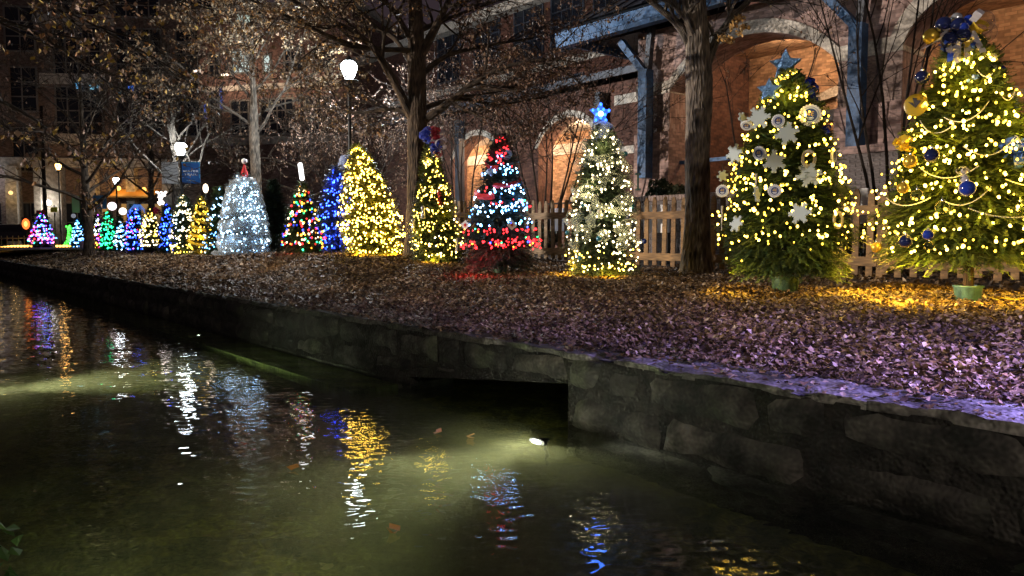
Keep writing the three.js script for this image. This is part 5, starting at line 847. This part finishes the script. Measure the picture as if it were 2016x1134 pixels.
{
  const PV = 15.5, S = (px) => onV(px, 200, PV).s, s0 = S(1255), X = (px) => -(S(px) - s0), ref = bank(s0, PV, 1.0);
  const g = thing('arcade_pavilion', 'brick arcade with wide arches, pale stone bands and blue timber posts and eaves', 'building', ref, BANK);
  const Y = (px, py) => onV(px, py, PV).y - 1.0; // heights above the pavilion's foot
  const eave = 5.75, a1 = [X(1319), X(1649)], a2 = [X(1775), X(2045)], xr = X(2300), spr = 4.15, rise = 0.95;
  mesh('arch_wall', archWall(0, xr, 1.5, eave, [[a1[0], a1[1], 1.6, spr, rise], [a2[0], a2[1], 1.6, spr + 0.05, 0.85]], 0.9), M.brickMauve, g);
  mesh('stone_arch', archBand(a1[0], a1[1], spr, rise, 0.3, 0.05), M.limestone, g); mesh('stone_arch', archBand(a2[0], a2[1], spr + 0.05, 0.85, 0.34, 0.05), M.limestone, g);
  const by = Y(1280, 178); for (const [a, b] of [[0, a1[0]], [a1[1], a2[0]]]) { mesh('stone_band', bx([[(a + b) / 2, by, -0.43, b - a + 0.02, 0.3, 0.95]]), M.limestone, g); }
  const ledgeY = Y(1290, 262); for (const [a, b] of [[0, a1[0]], [a1[1], a2[0]]]) mesh('pier_base', bx([[(a + b) / 2, (1.5 + ledgeY) / 2, -0.42, b - a + 0.07, ledgeY - 1.5, 1.0]]), M.brickMauve, g);
  brickwork(a1[1] + 0.0, a2[0], ledgeY + 0.02, by - 0.16, 0.004, M.mauvePiece, g, false); brickwork(0, a1[0], ledgeY + 0.02, by - 0.16, 0.004, M.mauvePiece, g, false);
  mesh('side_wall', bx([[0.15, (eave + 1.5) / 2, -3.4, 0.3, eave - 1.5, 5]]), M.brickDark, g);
  // inside: back wall, ceiling, floor, inner arch, beam, rail
  const zb = -4.6; mesh('back_wall', bx([[xr / 2, 3.6, zb - 0.15, xr, 4.6, 0.3]]), M.brickOrange, g); mesh('ceiling', bx([[xr / 2, eave + 0.05, -2.75, xr, 0.12, 3.7]]), M.brickOrange, g); mesh('terrace', bx([[xr / 2, 0.8, -2.3, xr + 0.1, 1.38, 4.4]]), M.brickGrey, g); mesh('cross_wall', bx([[a1[1] + 0.35, 3.7, -2.7, 0.3, 4.1, 3.6]]), M.brickOrange, g); mesh('end_wall', bx([[xr - 0.1, 3.7, -2.7, 0.2, 4.1, 3.6]]), M.brickOrange, g);
  const i0 = a1[0] + 1.0, i1 = a1[1] + 0.2; mesh('inner_arch', archBand(i0, i1 - 0.3, 4.0, 0.35, 0.28, 0.12).translate(0, 0, zb + 0.02), M.limestone, g); mesh('beam', bx([[(i0 + i1) / 2, 3.72, zb + 0.5, i1 - i0, 0.3, 0.28]]), M.slate, g); mesh('stone_band', bx([[(a1[1] - 0.6), 3.15, zb + 0.03, 1.6, 0.2, 0.08]]), M.limestone, g);
  mesh('rail', join([bx([[(a1[0] + a1[1]) / 2, 2.42, -0.4, a1[1] - a1[0], 0.09, 0.08]]), ...[0.12, 0.4, 0.68, 0.95].map((u) => bx([[a1[0] + (a1[1] - a1[0]) * u, 1.95, -0.4, 0.07, 0.86, 0.06]]))]), M.blue, g);
  // downlights inside, each a glowing disc with its light
  for (const [x, z, I] of [[a1[0] + 1.6, -2.9, 20], [a1[1] - 0.7, -2.2, 7], [a2[0] + 1.0, -2.4, 13]]) {
    mesh('downlight', new THREE.CylinderGeometry(0.12, 0.12, 0.05, 18).translate(x, eave - 0.04, z), glow([1, 0.66, 0.36], 5), g);
    const l = new THREE.PointLight(new THREE.Color().setRGB(1, 0.67, 0.4), I * 0.72); l.position.set(x, eave - 0.25, z); l.name = 'downlight_glow'; l.castShadow = true; l.shadow.radius = 6; g.add(l);
  }
  // blue posts with struts, eaves and roof
  const post = (px, yb, zz = 0.32) => { const x = X(px), o = mesh('post', bx([[x, (yb + 4.72) / 2, zz, 0.27, 4.72 - yb, 0.27]]), M.blue, g); for (const dx of [-1]) mesh('strut', bx([[x + dx * 0.42, 5.12, zz + 0.02, 0.17, 1.2, 0.17, 0, 0.72]]), M.blue, g); mesh('strut', bx([[x + 0.06, 5.2, zz - 0.06, 0.15, 1.1, 0.15, 0, -0.12, 0.0]]), M.slate, g); };
  post(1287, Y(1283, 352)); post(1701, Y(1700, 292));
  const ex0 = X(1255) - 1.75, ez = 1.25; mesh('fascia', join([bx([[(ex0 + xr) / 2, eave + 0.03, ez, xr - ex0, 0.26, 0.08]]), bx([[(ex0 + xr) / 2, eave - 0.15, ez - 0.1, xr - ex0, 0.14, 0.22]]), bx([[ex0 + 0.04, eave + 0.03, -1.9, 0.08, 0.26, 6.2]])]), M.blue, g);
  mesh('soffit', bx([[(ex0 + xr) / 2, eave + 0.12, ez / 2, xr - ex0 - 0.2, 0.04, ez - 0.2], [ex0 + 0.9, eave + 0.12, -2.6, 1.6, 0.04, 5.0]]), M.slate, g);
  { const sh = new MB(), A = [ex0, eave + 0.17, ez + 0.06], B = [xr, eave + 0.17, ez + 0.06], C = [xr, eave + 3.4, -4.2], Dp = [ex0 + 4.2, eave + 3.4, -4.2], E = [ex0, eave + 0.17, -5.2]; const up = (q) => [q[0], q[1] + 0.09, q[2]]; for (const [a, b, c] of [[A, B, C], [A, C, Dp], [A, Dp, E]]) { sh.tri(up(a), up(b), up(c), WHITE); sh.tri(a, c, b, WHITE); } const rg = sh.geo(); mesh('roof', rg, M.slate, g); const seams = []; for (let k = 1; k < 24; k++) { const x = ex0 + k * 0.6; if (x > xr) break; const l = Math.min(1, (x - ex0) / 4.2); seams.push(bar(V(x, eave + 0.28, ez + 0.05), V(x, eave + 0.28 + 3.23 * l, ez + 0.05 - 5.45 * l), 0.022, 5)); } mesh('roof_seam', join(seams), M.slate, g, 'stuff'); }
}
// base pier under the second post, every brick laid
{
  const v = 14.2, a = onV(1650, 330, v), b = onV(1768, 330, v), top = onV(1700, 291, v).y, w = a.s - b.s, ref = bank(a.s, v, 1.0), h = top - 1.0, g = thing('brick_pedestal', 'grey brick pedestal under the right blue post, beside the gold tree', 'pedestal', ref, BANK);
  mesh('core', bx([[w / 2, h / 2 - 0.05, -0.7, w - 0.02, h - 0.05, 1.36]]), M.brickGrey, g); mesh('cap', bx([[w / 2, h - 0.03, -0.68, w + 0.1, 0.14, 1.5]]), M.brickMauve, g);
  brickwork(0, w, 0.3, h - 0.11, 0.0, M.brickPiece, g, true);
}
const pcap = new THREE.BoxGeometry(0.072, 0.11, 0.42), planterCap = () => pcap;
// low planter wall in front of the pavilion
{
  const v = 13.6, a = onV(1195, 390, v), b = onV(1640, 390, v), top = onV(1280, 386, v).y, w = a.s - b.s, g = thing('planter_wall', 'mauve brick planter wall with an upright brick cap behind the picket fence', 'wall', bank(a.s, v, 1.0), BANK), h = top - 1.0;
  mesh('core', bx([[w / 2, h / 2 - 0.06, -0.2, w, h - 0.12, 0.36]]), M.brickGrey, g); brickwork(0, w, 0.0, h - 0.13, 0.0, M.brickPiece, g, false);
  for (let x = 0; x < w - 0.05; x += 0.085) { const o = mesh('cap_brick', planterCap(), pick(M.mauvePiece), g); o.position.set(x + 0.04, h - 0.055, -0.18); }
  mesh('soil', bx([[w / 2, h - 0.2, -0.9, w, 0.16, 1.1]]), M.dirt, g);
  const B = (px, up = 0) => { const q = onV(px, 380, v + 0.6); const r = bank(q.s, v + 0.6, top - 0.1); return r; };
  shrub('dark green shrub in the planter in front of the left blue post', B(1300), 0.42, 0.62, 1100); shrub('small shrub in the planter at the left of the thick grey trunk', B(1335), 0.3, 0.45, 600, [0.04, 0.045, 0.02]);
}

{ // dark hedges behind the fence
  const B = (px, D) => { const p = at(px, 430, D); p.y = ghAt(p); return p; };
  shrub('dark clipped shrub behind the grey fence', B(1052, 18.5), 0.8, 0.85, 1500); shrub('dark shrub behind the red and blue lit tree', B(930, 20.5), 0.8, 0.9, 1500); shrub('dark shrub behind the slim warm-lit tree', B(890, 21), 0.7, 0.8, 1200); shrub('dark shrub between snowflake tree and gold tree behind the fence', B(1740, 12.6), 0.5, 0.9, 900); shrub('dark shrub behind the yellow-lit tree', B(650, 27), 1.2, 1.3, 1600); shrub('low dark shrub behind the unlit tree', B(570, 28), 1.0, 1.1, 1200);
}
// ------------------------------------------------------------------ arcaded hall further left, and the tall brick block behind
{
  const PV = 18.6, S = (px) => onV(px, 300, PV).s, s0 = S(760), X = (px) => -(S(px) - s0), g = thing('arcade_hall', 'lower brick arcade with cream arches lit orange inside, behind the middle trees', 'building', bank(s0, PV, 1.0), BANK), Y = (px, py) => onV(px, py, PV).y - 1.0;
  const xr = X(1262), eave = 5.5, bays = [[X(815), X(868)], [X(893), X(985)], [X(1060), X(1180)]].map(([a, b], k) => [a, b, 0.8, 3.75, k === 2 ? 0.9 : 0.8]);
  mesh('arch_wall', archWall(0, xr, 0, eave, bays, 0.7), M.brickDark, g); for (const [a, b, , ys, rise] of bays) mesh('stone_arch', archBand(a, b, ys, rise, 0.22, 0.04), M.limestone, g);
  mesh('stone_band', bx([[(bays[2][1] + xr) / 2, 3.3, 0.0, xr - bays[2][1], 0.24, 0.1]]), M.limestone, g); mesh('stone_band', bx([[(bays[2][1] + xr) / 2 + 0.3, 4.9, 0.0, 1.0, 0.3, 0.1]]), M.limestone, g);
  const zb = -3.2; mesh('back_wall', bx([[xr / 2, 2.75, zb - 0.15, xr, 5.5, 0.3]]), M.brickOrange, g); mesh('ceiling', bx([[xr / 2, 4.78, -1.95, xr, 0.1, 2.5]]), M.limestone, g); mesh('floor', bx([[xr / 2, 0.7, -1.95, xr, 0.1, 2.5]]), M.brickGrey, g); mesh('end_wall', bx([[0.1, 2.75, -1.95, 0.2, 5.5, 2.5]]), M.brickOrange, g); mesh('end_wall', bx([[xr - 0.1, 2.75, -1.95, 0.2, 5.5, 2.5]]), M.brickOrange, g);
  mesh('stone_band', bx([[xr / 2, 4.1, zb + 0.03, xr, 0.42, 0.06]]), M.limestone, g);
  mesh('rail', join([bx([[xr / 2, 1.75, -0.35, xr, 0.06, 0.06]]), ...Array.from({ length: 9 }, (_, k) => bx([[k * xr / 9 + 0.4, 1.26, -0.35, 0.05, 0.92, 0.05]]))]), M.iron, g);
  for (const px of [1010, 1150]) { const w = windowInto(g, X(px) + 1.2, 2.55, zb + 0.06, 1.1, 2.0, 2, 2, { frame: M.blue, lit: (a, b) => (a === 0 && b === 1 ? null : glow([1, 0.72, 0.3], 0.25)) }); mesh('window_head', archBand(-0.55, 0.55, 0.98, 0.28, 0.09, 0.1), M.blue, w); }
  for (const [x, I] of [[bays[0][0] + 0.8, 10], [(bays[1][0] + bays[1][1]) / 2, 13], [(bays[2][0] + bays[2][1]) / 2 - 0.4, 17]]) { mesh('downlight', new THREE.CylinderGeometry(0.13, 0.13, 0.05, 16).translate(x, 4.69, -1.6), glow([1, 0.8, 0.55], 7), g); const l = new THREE.PointLight(new THREE.Color().setRGB(1, 0.66, 0.4), I * 3.2); l.position.set(x, 4.5, -1.6); l.name = 'downlight_glow'; l.castShadow = true; l.shadow.radius = 6; g.add(l); }
  for (const px of [915, 1190]) mesh('post', bx([[X(px), 2.6, 0.25, 0.28, 5.2, 0.28]]), M.slate, g);
  mesh('roof', bx([[xr / 2, eave + 0.55, -1.4, xr + 1.2, 0.12, 4.6, 0, 0, 0.22]]), M.slate, g); mesh('fascia', bx([[xr / 2, eave + 0.06, 0.85, xr + 1.2, 0.22, 0.08]]), M.slate, g);
}
{
  const PV = 22.8, S = (px) => onV(px, 100, PV).s, s0 = S(690), X = (px) => -(S(px) - s0), g = thing('brick_block', 'tall dark red-brown brick block with a pale cornice behind the arcades', 'building', bank(s0, PV, 1.0), BANK);
  const xr = X(1500), top = onV(870, 76, PV).y - 1.0;
  mesh('wall', bx([[xr / 2, top / 2, -4, xr, top, 8]]), M.brickRed, g); mesh('cornice', bx([[xr / 2, top + 0.2, -3.85, xr + 0.8, 0.4, 8.9]]), M.limestone, g); mesh('roof', bx([[xr / 2, top + 0.5, -4, xr + 0.3, 0.2, 8.4]]), M.slate, g);
  mesh('stone_band', bx([[xr / 2, 7.9, 0.02, xr, 0.3, 0.08]]), M.limestone, g);
  for (const px of [885, 960, 1042, 1118, 1205]) windowInto(g, X(px), 9.6, 0.03, 1.9, 2.5, 3, 3, { frame: M.slate }); for (const px of [885, 960, 1042, 1118]) windowInto(g, X(px), 6.1, 0.03, 1.9, 2.3, 3, 3, { frame: M.slate });
}
// ------------------------------------------------------------------ the middle building with lit windows
{
  const D = 52, g = thing('lit_office', 'pinkish brick building with bright upper windows behind the lamp-lit tree', 'building', at(545, 470, D).setY(1.0), -0.25), sc = D / FOC, Y = (py) => at(545, py, D).y - 1.0, Xx = (px) => (px - 545) * sc;
  const top = Y(20), w = Xx(720) - Xx(385); mesh('wall', bx([[0, top / 2, -5, w, top, 10]]), M.brickPink, g); mesh('cornice', bx([[0, top + 0.15, -4.8, w + 0.6, 0.4, 10.6]]), M.limestone, g);
  const L = glow([0.78, 0.92, 0.86], 0.75), L2 = glow([0.8, 0.95, 0.8], 0.55), W = (px, py, pw, ph, c, r, lit) => windowInto(g, Xx(px), Y(py), 0.04, pw * sc, ph * sc, c, r, { lit, f: 0.12, frame: M.frame });
  W(475, 118, 40, 44, 3, 2, () => L); W(532, 125, 16, 34, 1, 2, () => L); W(498, 28, 62, 30, 4, 1, (a) => (a < 3 ? L2 : null)); W(590, 122, 40, 44, 3, 2); W(650, 122, 40, 44, 3, 2);
  W(552, 230, 72, 68, 4, 3); W(470, 230, 40, 68, 2, 3); W(640, 230, 50, 68, 3, 3); W(415, 215, 24, 80, 2, 3); W(415, 120, 24, 44, 2, 2); W(600, 30, 60, 34, 4, 1);
  mesh('stone_band', bx([[0, Y(276), 0.05, w, 0.5, 0.14]]), M.limestone, g); mesh('stone_band', bx([[0, Y(170), 0.05, w, 0.35, 0.14]]), M.limestone, g);
  for (const [px, py, h] of [[394, 212, 32], [430, 190, 40]]) mesh('light_strip', bx([[Xx(px), Y(py), 0.12, 0.12, h * sc, 0.08]]), glow([0.05, 0.14, 0.7], 0.8), g);
  // wall washers: lamps on brackets that light the brick
  for (const [px, py, I] of [[490, 160, 26], [612, 170, 34], [430, 150, 14]]) { mesh('washer_light', bx([[Xx(px), Y(py), 2.6, 0.5, 0.12, 0.12]]), glow([1, 0.8, 0.62], 3), g); mesh('bracket', bx([[Xx(px), Y(py), 1.3, 0.05, 0.05, 2.5]]), M.iron, g); const l = new THREE.SpotLight(new THREE.Color().setRGB(1, 0.72, 0.5), I * 0.8, 0, 1.25, 0.6, 2); l.position.set(Xx(px), Y(py) - 0.25, 2.5); l.target.position.set(Xx(px), Y(py) + 0.4, 0); g.add(l.target); l.castShadow = true; l.shadow.radius = 10; l.name = 'washer_glow'; g.add(l); }
}
// ------------------------------------------------------------------ the tall office block at the far left
{
  const D = 64, g = thing('office_block', 'tall tan office block with grouped dark windows at the far left', 'building', at(150, 470, D).setY(1.0), 0.12), sc = D / FOC, Y = (py) => at(150, py, D).y - 1.0, Xx = (px) => (px - 150) * sc;
  const top = Y(-260), x0 = Xx(-380), x1 = Xx(436), w = x1 - x0; mesh('wall', bx([[(x0 + x1) / 2, top / 2, -6, w, top, 12]]), M.brickTan, g);
  for (let k = 0; k < 5; k++) for (const [px, pw, c] of [[-150, 80, 4], [-50, 50, 2], [62, 54, 2], [165, 86, 4], [278, 84, 4], [384, 72, 4]]) {
    const py = 100 + (k - 1) * 118 + (pw < 60 ? -40 : 0); if (py > 330) continue; const ph = pw < 60 ? 84 : 92;
    windowInto(g, Xx(px), Y(py), 0.05, pw * sc, ph * sc, c, pw < 60 ? 3 : 4, { f: 0.13, lit: (a, b) => (k === 0 && px === 165 && a === 3 && b === 3 ? glow([1, 0.85, 0.4], 0.7) : null) });
  }
  for (const py of [38, 156, 274]) mesh('stone_band', bx([[Xx(165), Y(py), 0.06, 140 * sc, 20 * sc, 0.2]]), M.limestone, g);
  mesh('pilaster', bx([[Xx(30), Y(300) / 2 + 3.2, 0.12, 24 * sc, Y(60), 0.3], [Xx(226), Y(60) / 2, 0.1, 22 * sc, Y(40), 0.24], [Xx(336), Y(60) / 2, 0.1, 22 * sc, Y(40), 0.24]]), M.brickTan, g);
  // ground floor: pale piers, shop windows, lamps
  const pale = std([0.5, 0.48, 0.44], 0.8, { map: grainMap });
  for (const [px, pw] of [[-40, 40], [45, 20], [92, 12], [118, 22], [128, 14], [190, 16], [262, 16], [330, 18]]) mesh('pier', bx([[Xx(px), Y(330) / 2, 0.5, pw * sc, Y(330), 0.9]]), pale, g); mesh('lintel', bx([[(x0 + x1) / 2, Y(322), 0.45, w, 18 * sc, 0.8]]), pale, g);
  for (const [px, pw] of [[8, 44], [70, 30], [155, 52], [225, 50], [296, 46]]) windowInto(g, Xx(px), Y(438), 0.08, pw * sc, 76 * sc, 2, 2, { f: 0.1, lit: (a, b) => (px === 225 && b === 1 ? glow([1, 0.5, 0.12], 0.35) : px === 296 && b === 1 ? glow([1, 0.55, 0.16], 0.28) : null) });
  const sconce = (px, py, I, hue, r, k, label) => { mesh('sconce_light', new THREE.SphereGeometry(r, 14, 10).translate(Xx(px), Y(py), 1.25), glow(hue, k), g); mesh('bracket', bx([[Xx(px), Y(py), 1.0, 0.06, 0.06, 0.36]]), M.iron, g); const l = new THREE.PointLight(new THREE.Color().setRGB(...hue), I); l.position.set(Xx(px), Y(py), 1.25); l.castShadow = true; l.name = 'sconce_glow'; l.shadow.radius = 8; g.add(l); };
  sconce(115, 401, 14, [1, 0.92, 0.82], 0.22, 7); sconce(18, 384, 8, [1, 0.62, 0.12], 0.24, 2.6); sconce(-20, 350, 24, [0.85, 0.9, 1], 0.2, 5); sconce(48, 382, 4, [1, 0.6, 0.2], 0.16, 2); sconce(243, 372, 8, [1, 0.5, 0.1], 0.18, 4); sconce(290, 374, 6, [1, 0.5, 0.1], 0.18, 3);
  mesh('awning', bx([[Xx(268), Y(382), 1.2, 90 * sc, 0.12, 2.0, 0, 0, 0.35]]), std([0.5, 0.26, 0.06], 0.8), g);
  for (const [px, py, ww, hh, c, k] of [[168, 171, 8, 10, [0.15, 0.5, 0.9], 0.8], [194, 173, 9, 9, [0.3, 0.75, 1], 0.8], [205, 173, 4, 6, [0.3, 0.7, 1], 0.8], [245, 181, 4, 5, [0.3, 0.7, 0.9], 0.8], [265, 174, 9, 14, [0.05, 0.2, 0.9], 0.8]]) mesh('neon_sign', bx([[Xx(px), Y(py), 0.5, ww * sc, hh * sc, 0.12]]), glow(c, k), g);
}
// ------------------------------------------------------------------ street furniture at the far left
{
  const D = 47, rail = (x0, x1, label) => { const a = at(x0, 487, D), b = at(x1, 487, D), t = thing('iron_railing', label, 'railing', V(a.x, ghAt(a), a.z)), w = b.x - a.x; const ps = Math.max(2, Math.round(w / 0.34)); for (const y of [0.15, 0.85]) mesh('rail', bx([[w / 2, y, 0, w, 0.05, 0.04]]), M.frame, t); for (let k = 0; k <= ps; k++) mesh('picket', bx([[k * w / ps, 0.5, 0, 0.035, 1.0, 0.03]]), M.frame, t); };
  rail(-30, 60, 'iron railing with a row of small lights at its foot, far left'); rail(110, 140, 'short iron railing between the planter tree and the green light figure');
  const lum = glow([1, 0.5, 0.08], 7), proto = { g: new THREE.CylinderGeometry(0.07, 0.06, 0.16, 10).translate(0, 0.14, 0), b: new THREE.CylinderGeometry(0.08, 0.09, 0.06, 10).translate(0, 0.03, 0) };
  let first = null; for (let px = -28; px < 142; px += 6.4) { if (px > 62 && px < 110) continue; const q = at(px, 490, D - 0.5), p = V(q.x, ghAt(q), q.z); let o; if (!first) { o = first = thing('luminary', 'small glowing amber lantern in the row at the foot of the far iron railing', 'lantern', p, 0, 'amber lanterns along the far railing'); mesh('light', proto.g, lum, o); mesh('base', proto.b, M.iron, o); } else { o = first.clone(); o.name = numbered('luminary'); o.position.copy(p); scene.add(o); } }
  // parked car behind the railing
  { const b = at(30, 484, 56), t = thing('parked_car', 'dark parked car behind the far iron railing, tail towards the right', 'car', V(b.x, 1.02, b.z)), sh = new THREE.Shape(); [[-2.2, 0.35], [-2.15, 0.8], [-1.2, 0.95], [-0.6, 1.42], [0.9, 1.45], [1.6, 1.0], [2.15, 0.92], [2.2, 0.4]].forEach(([x, y], k) => (k ? sh.lineTo(x, y) : sh.moveTo(x, y))); sh.closePath(); mesh('body', new THREE.ExtrudeGeometry(sh, { depth: 1.55, bevelEnabled: true, bevelSize: 0.08, bevelThickness: 0.1, bevelSegments: 2 }).translate(0, 0, -0.78), phys([0.02, 0.02, 0.024], 0.25, { clearcoat: 1 }), t);
    const gl = new THREE.Shape(); [[-1.0, 0.98], [-0.5, 1.36], [0.85, 1.38], [1.4, 1.0]].forEach(([x, y], k) => (k ? gl.lineTo(x, y) : gl.moveTo(x, y))); gl.closePath(); mesh('side_window', new THREE.ExtrudeGeometry(gl, { depth: 0.02, bevelEnabled: false }).translate(0, 0, 0.875), M.darkGlass, t);
    for (const x of [-1.35, 1.35]) for (const z of [-0.72, 0.76]) mesh('wheel', new THREE.CylinderGeometry(0.33, 0.33, 0.22, 22).rotateX(Math.PI / 2).translate(x, 0.33, z), M.black, t); for (const z of [-0.6, 0.6]) mesh('tail_light', bx([[2.26, 0.75, z, 0.08, 0.14, 0.34]]), glow([1, 0.08, 0.03], 3), t); }
  { const b = at(53, 486, 50), p = V(b.x, 1.0, b.z), q = at(53, 441, 50), t = thing('signal_lamp', 'glowing orange oval signal on a dark pole left of the planter tree', 'signal', p); mesh('pole', bar(V(0, 0, -0.12), V(0, q.y - p.y, -0.12), 0.05), M.iron, t); mesh('case', bx([[0, q.y - p.y, -0.1, 0.6, 0.85, 0.1]]), M.iron, t); mesh('signal_light', new THREE.TorusGeometry(0.2, 0.07, 10, 22).scale(0.9, 1.3, 1).translate(0, q.y - p.y, 0), glow([1, 0.16, 0.03], 2.4), t); mesh('signal_core_light', new THREE.SphereGeometry(0.12, 12, 8).scale(1, 1.4, 0.5).translate(0, q.y - p.y, 0), glow([1, 0.5, 0.1], 3), t); }
  { const b = at(110, 486, 49), q = at(110, 413, 49), t = thing('street_sign', 'small yellow street sign on a thin pole right of the planter tree', 'sign', V(b.x, 1.0, b.z)); mesh('pole', bar(V(0, 0, 0), V(0, q.y - 1.0 + 0.3, 0), 0.035), M.iron, t); mesh('plate', bx([[0, q.y - 1.0, 0.05, 0.42, 0.3, 0.02]]), std([0.6, 0.45, 0.04], 0.5), t); }
  { const b = at(92, 486, 50), t = thing('utility_pole', 'tall dark pole behind the planter tree at the far left', 'pole', V(b.x, 1.0, b.z)); mesh('shaft', bar(V(0, 0, 0), V(0, 9, 0), 0.13, 10, 0.09), M.barkDark, t); mesh('arm', bar(V(-1.1, 6.6, 0), V(0, 6.1, 0), 0.05), M.iron, t); }
  { const b = at(191, 480, 43), q = at(191, 398, 43), t = thing('hanging_sign', 'small blue sign on a pole right of the slim dark trunk', 'sign', V(b.x, 1.0, b.z)); mesh('pole', bar(V(0, 0, 0), V(0, q.y - 1.0 + 0.5, 0), 0.04), M.iron, t); mesh('plate', bx([[0.25, q.y - 1.0, 0.02, 0.75, 0.75, 0.03]]), std([0.08, 0.3, 0.6], 0.5), t); }
  { const b = at(161, 480, 50), q = at(157, 402, 50), t = thing('white_banner', 'pale upright banner left of the slim dark trunk', 'banner', V(b.x, 1.0, b.z)); mesh('pole', bar(V(0, 0, 0), V(0, q.y - 1 + 0.6, 0), 0.04), M.iron, t); mesh('cloth', bx([[-0.28, q.y - 1.0, 0, 0.5, 1.1, 0.03]]), std([0.55, 0.65, 0.72], 0.7), t); }
  { const b = at(165, 494, 40), t = thing('bucket', 'violet-tinted bucket at the foot of the slim dark trunk', 'bucket', V(b.x, ghAt(b), b.z)); mesh('body', new THREE.LatheGeometry([[0.001, 0.02], [0.16, 0.02], [0.2, 0.5], [0.21, 0.5], [0.17, 0.0], [0.001, 0.0]].map(([x, y]) => new THREE.Vector2(x, y)), 20), std([0.45, 0.42, 0.6], 0.5), t); mesh('handle', new THREE.TorusGeometry(0.2, 0.008, 6, 20, Math.PI).translate(0, 0.5, 0), M.iron, t); }
}
// unseen clipped bushes, added to keep the road lamp off the canal wall
{
  const t = thing('shade_hedge', 'clipped bushes added behind the camera, unseen, to shade the canal wall', 'shade_hedge', bank(1, -1.7, 0.5), BANK), mb = new MB();
  mesh('stems', bx([[-16, 0.6, 0, 60, 1.1, 0.4]]), M.barkDark, t);
  for (let k = 0; k < 16000; k++) { const f = R(0.6, 1.3), u = rnd(), side = rnd() < 0.5 ? -1 : 1; const p = u < 0.35 ? V(R(-46, 14), 1.2 + R(-0.1, 0.05), R(-0.32, 0.32)) : V(R(-46, 14), R(0, 1.2), side * R(0.24, 0.34)); leafInto(mb, p, 0.09, [0.035 * f, 0.06 * f, 0.025 * f], R(-1, 1), R(0, 6.28)); }
  mesh('foliage', mb.geo(), M.needle, t);
}
// leaves of a plant at the near bank, poking into the lower left corner
{ const b = at(-16, 1110, 3.15), t = thing('bank_plant', 'green leafy plant poking in at the lower left corner', 'plant', V(b.x, b.y - 0.35, b.z)), mb = new MB(), st = new MB(); for (let k = 0; k < 60; k++) leafInto(mb, V(R(-0.16, 0.05), R(0.05, 0.5), R(-0.15, 0.1)), R(0.05, 0.09), [0.05, 0.11, 0.02], R(-1, 1), R(0, 6.28)); for (let k = 0; k < 6; k++) st.tube([V(-0.1, -0.3, 0.02), V(R(-0.18, 0.05), R(0.2, 0.45), R(-0.1, 0.08))], [0.006, 0.003], 5, WHITE); mesh('stem', st.geo(), M.barkDark, t); mesh('foliage', mb.geo(), M.leaf, t); }


camera.far = 2000; camera.updateProjectionMatrix();
renderer.render(scene, camera);
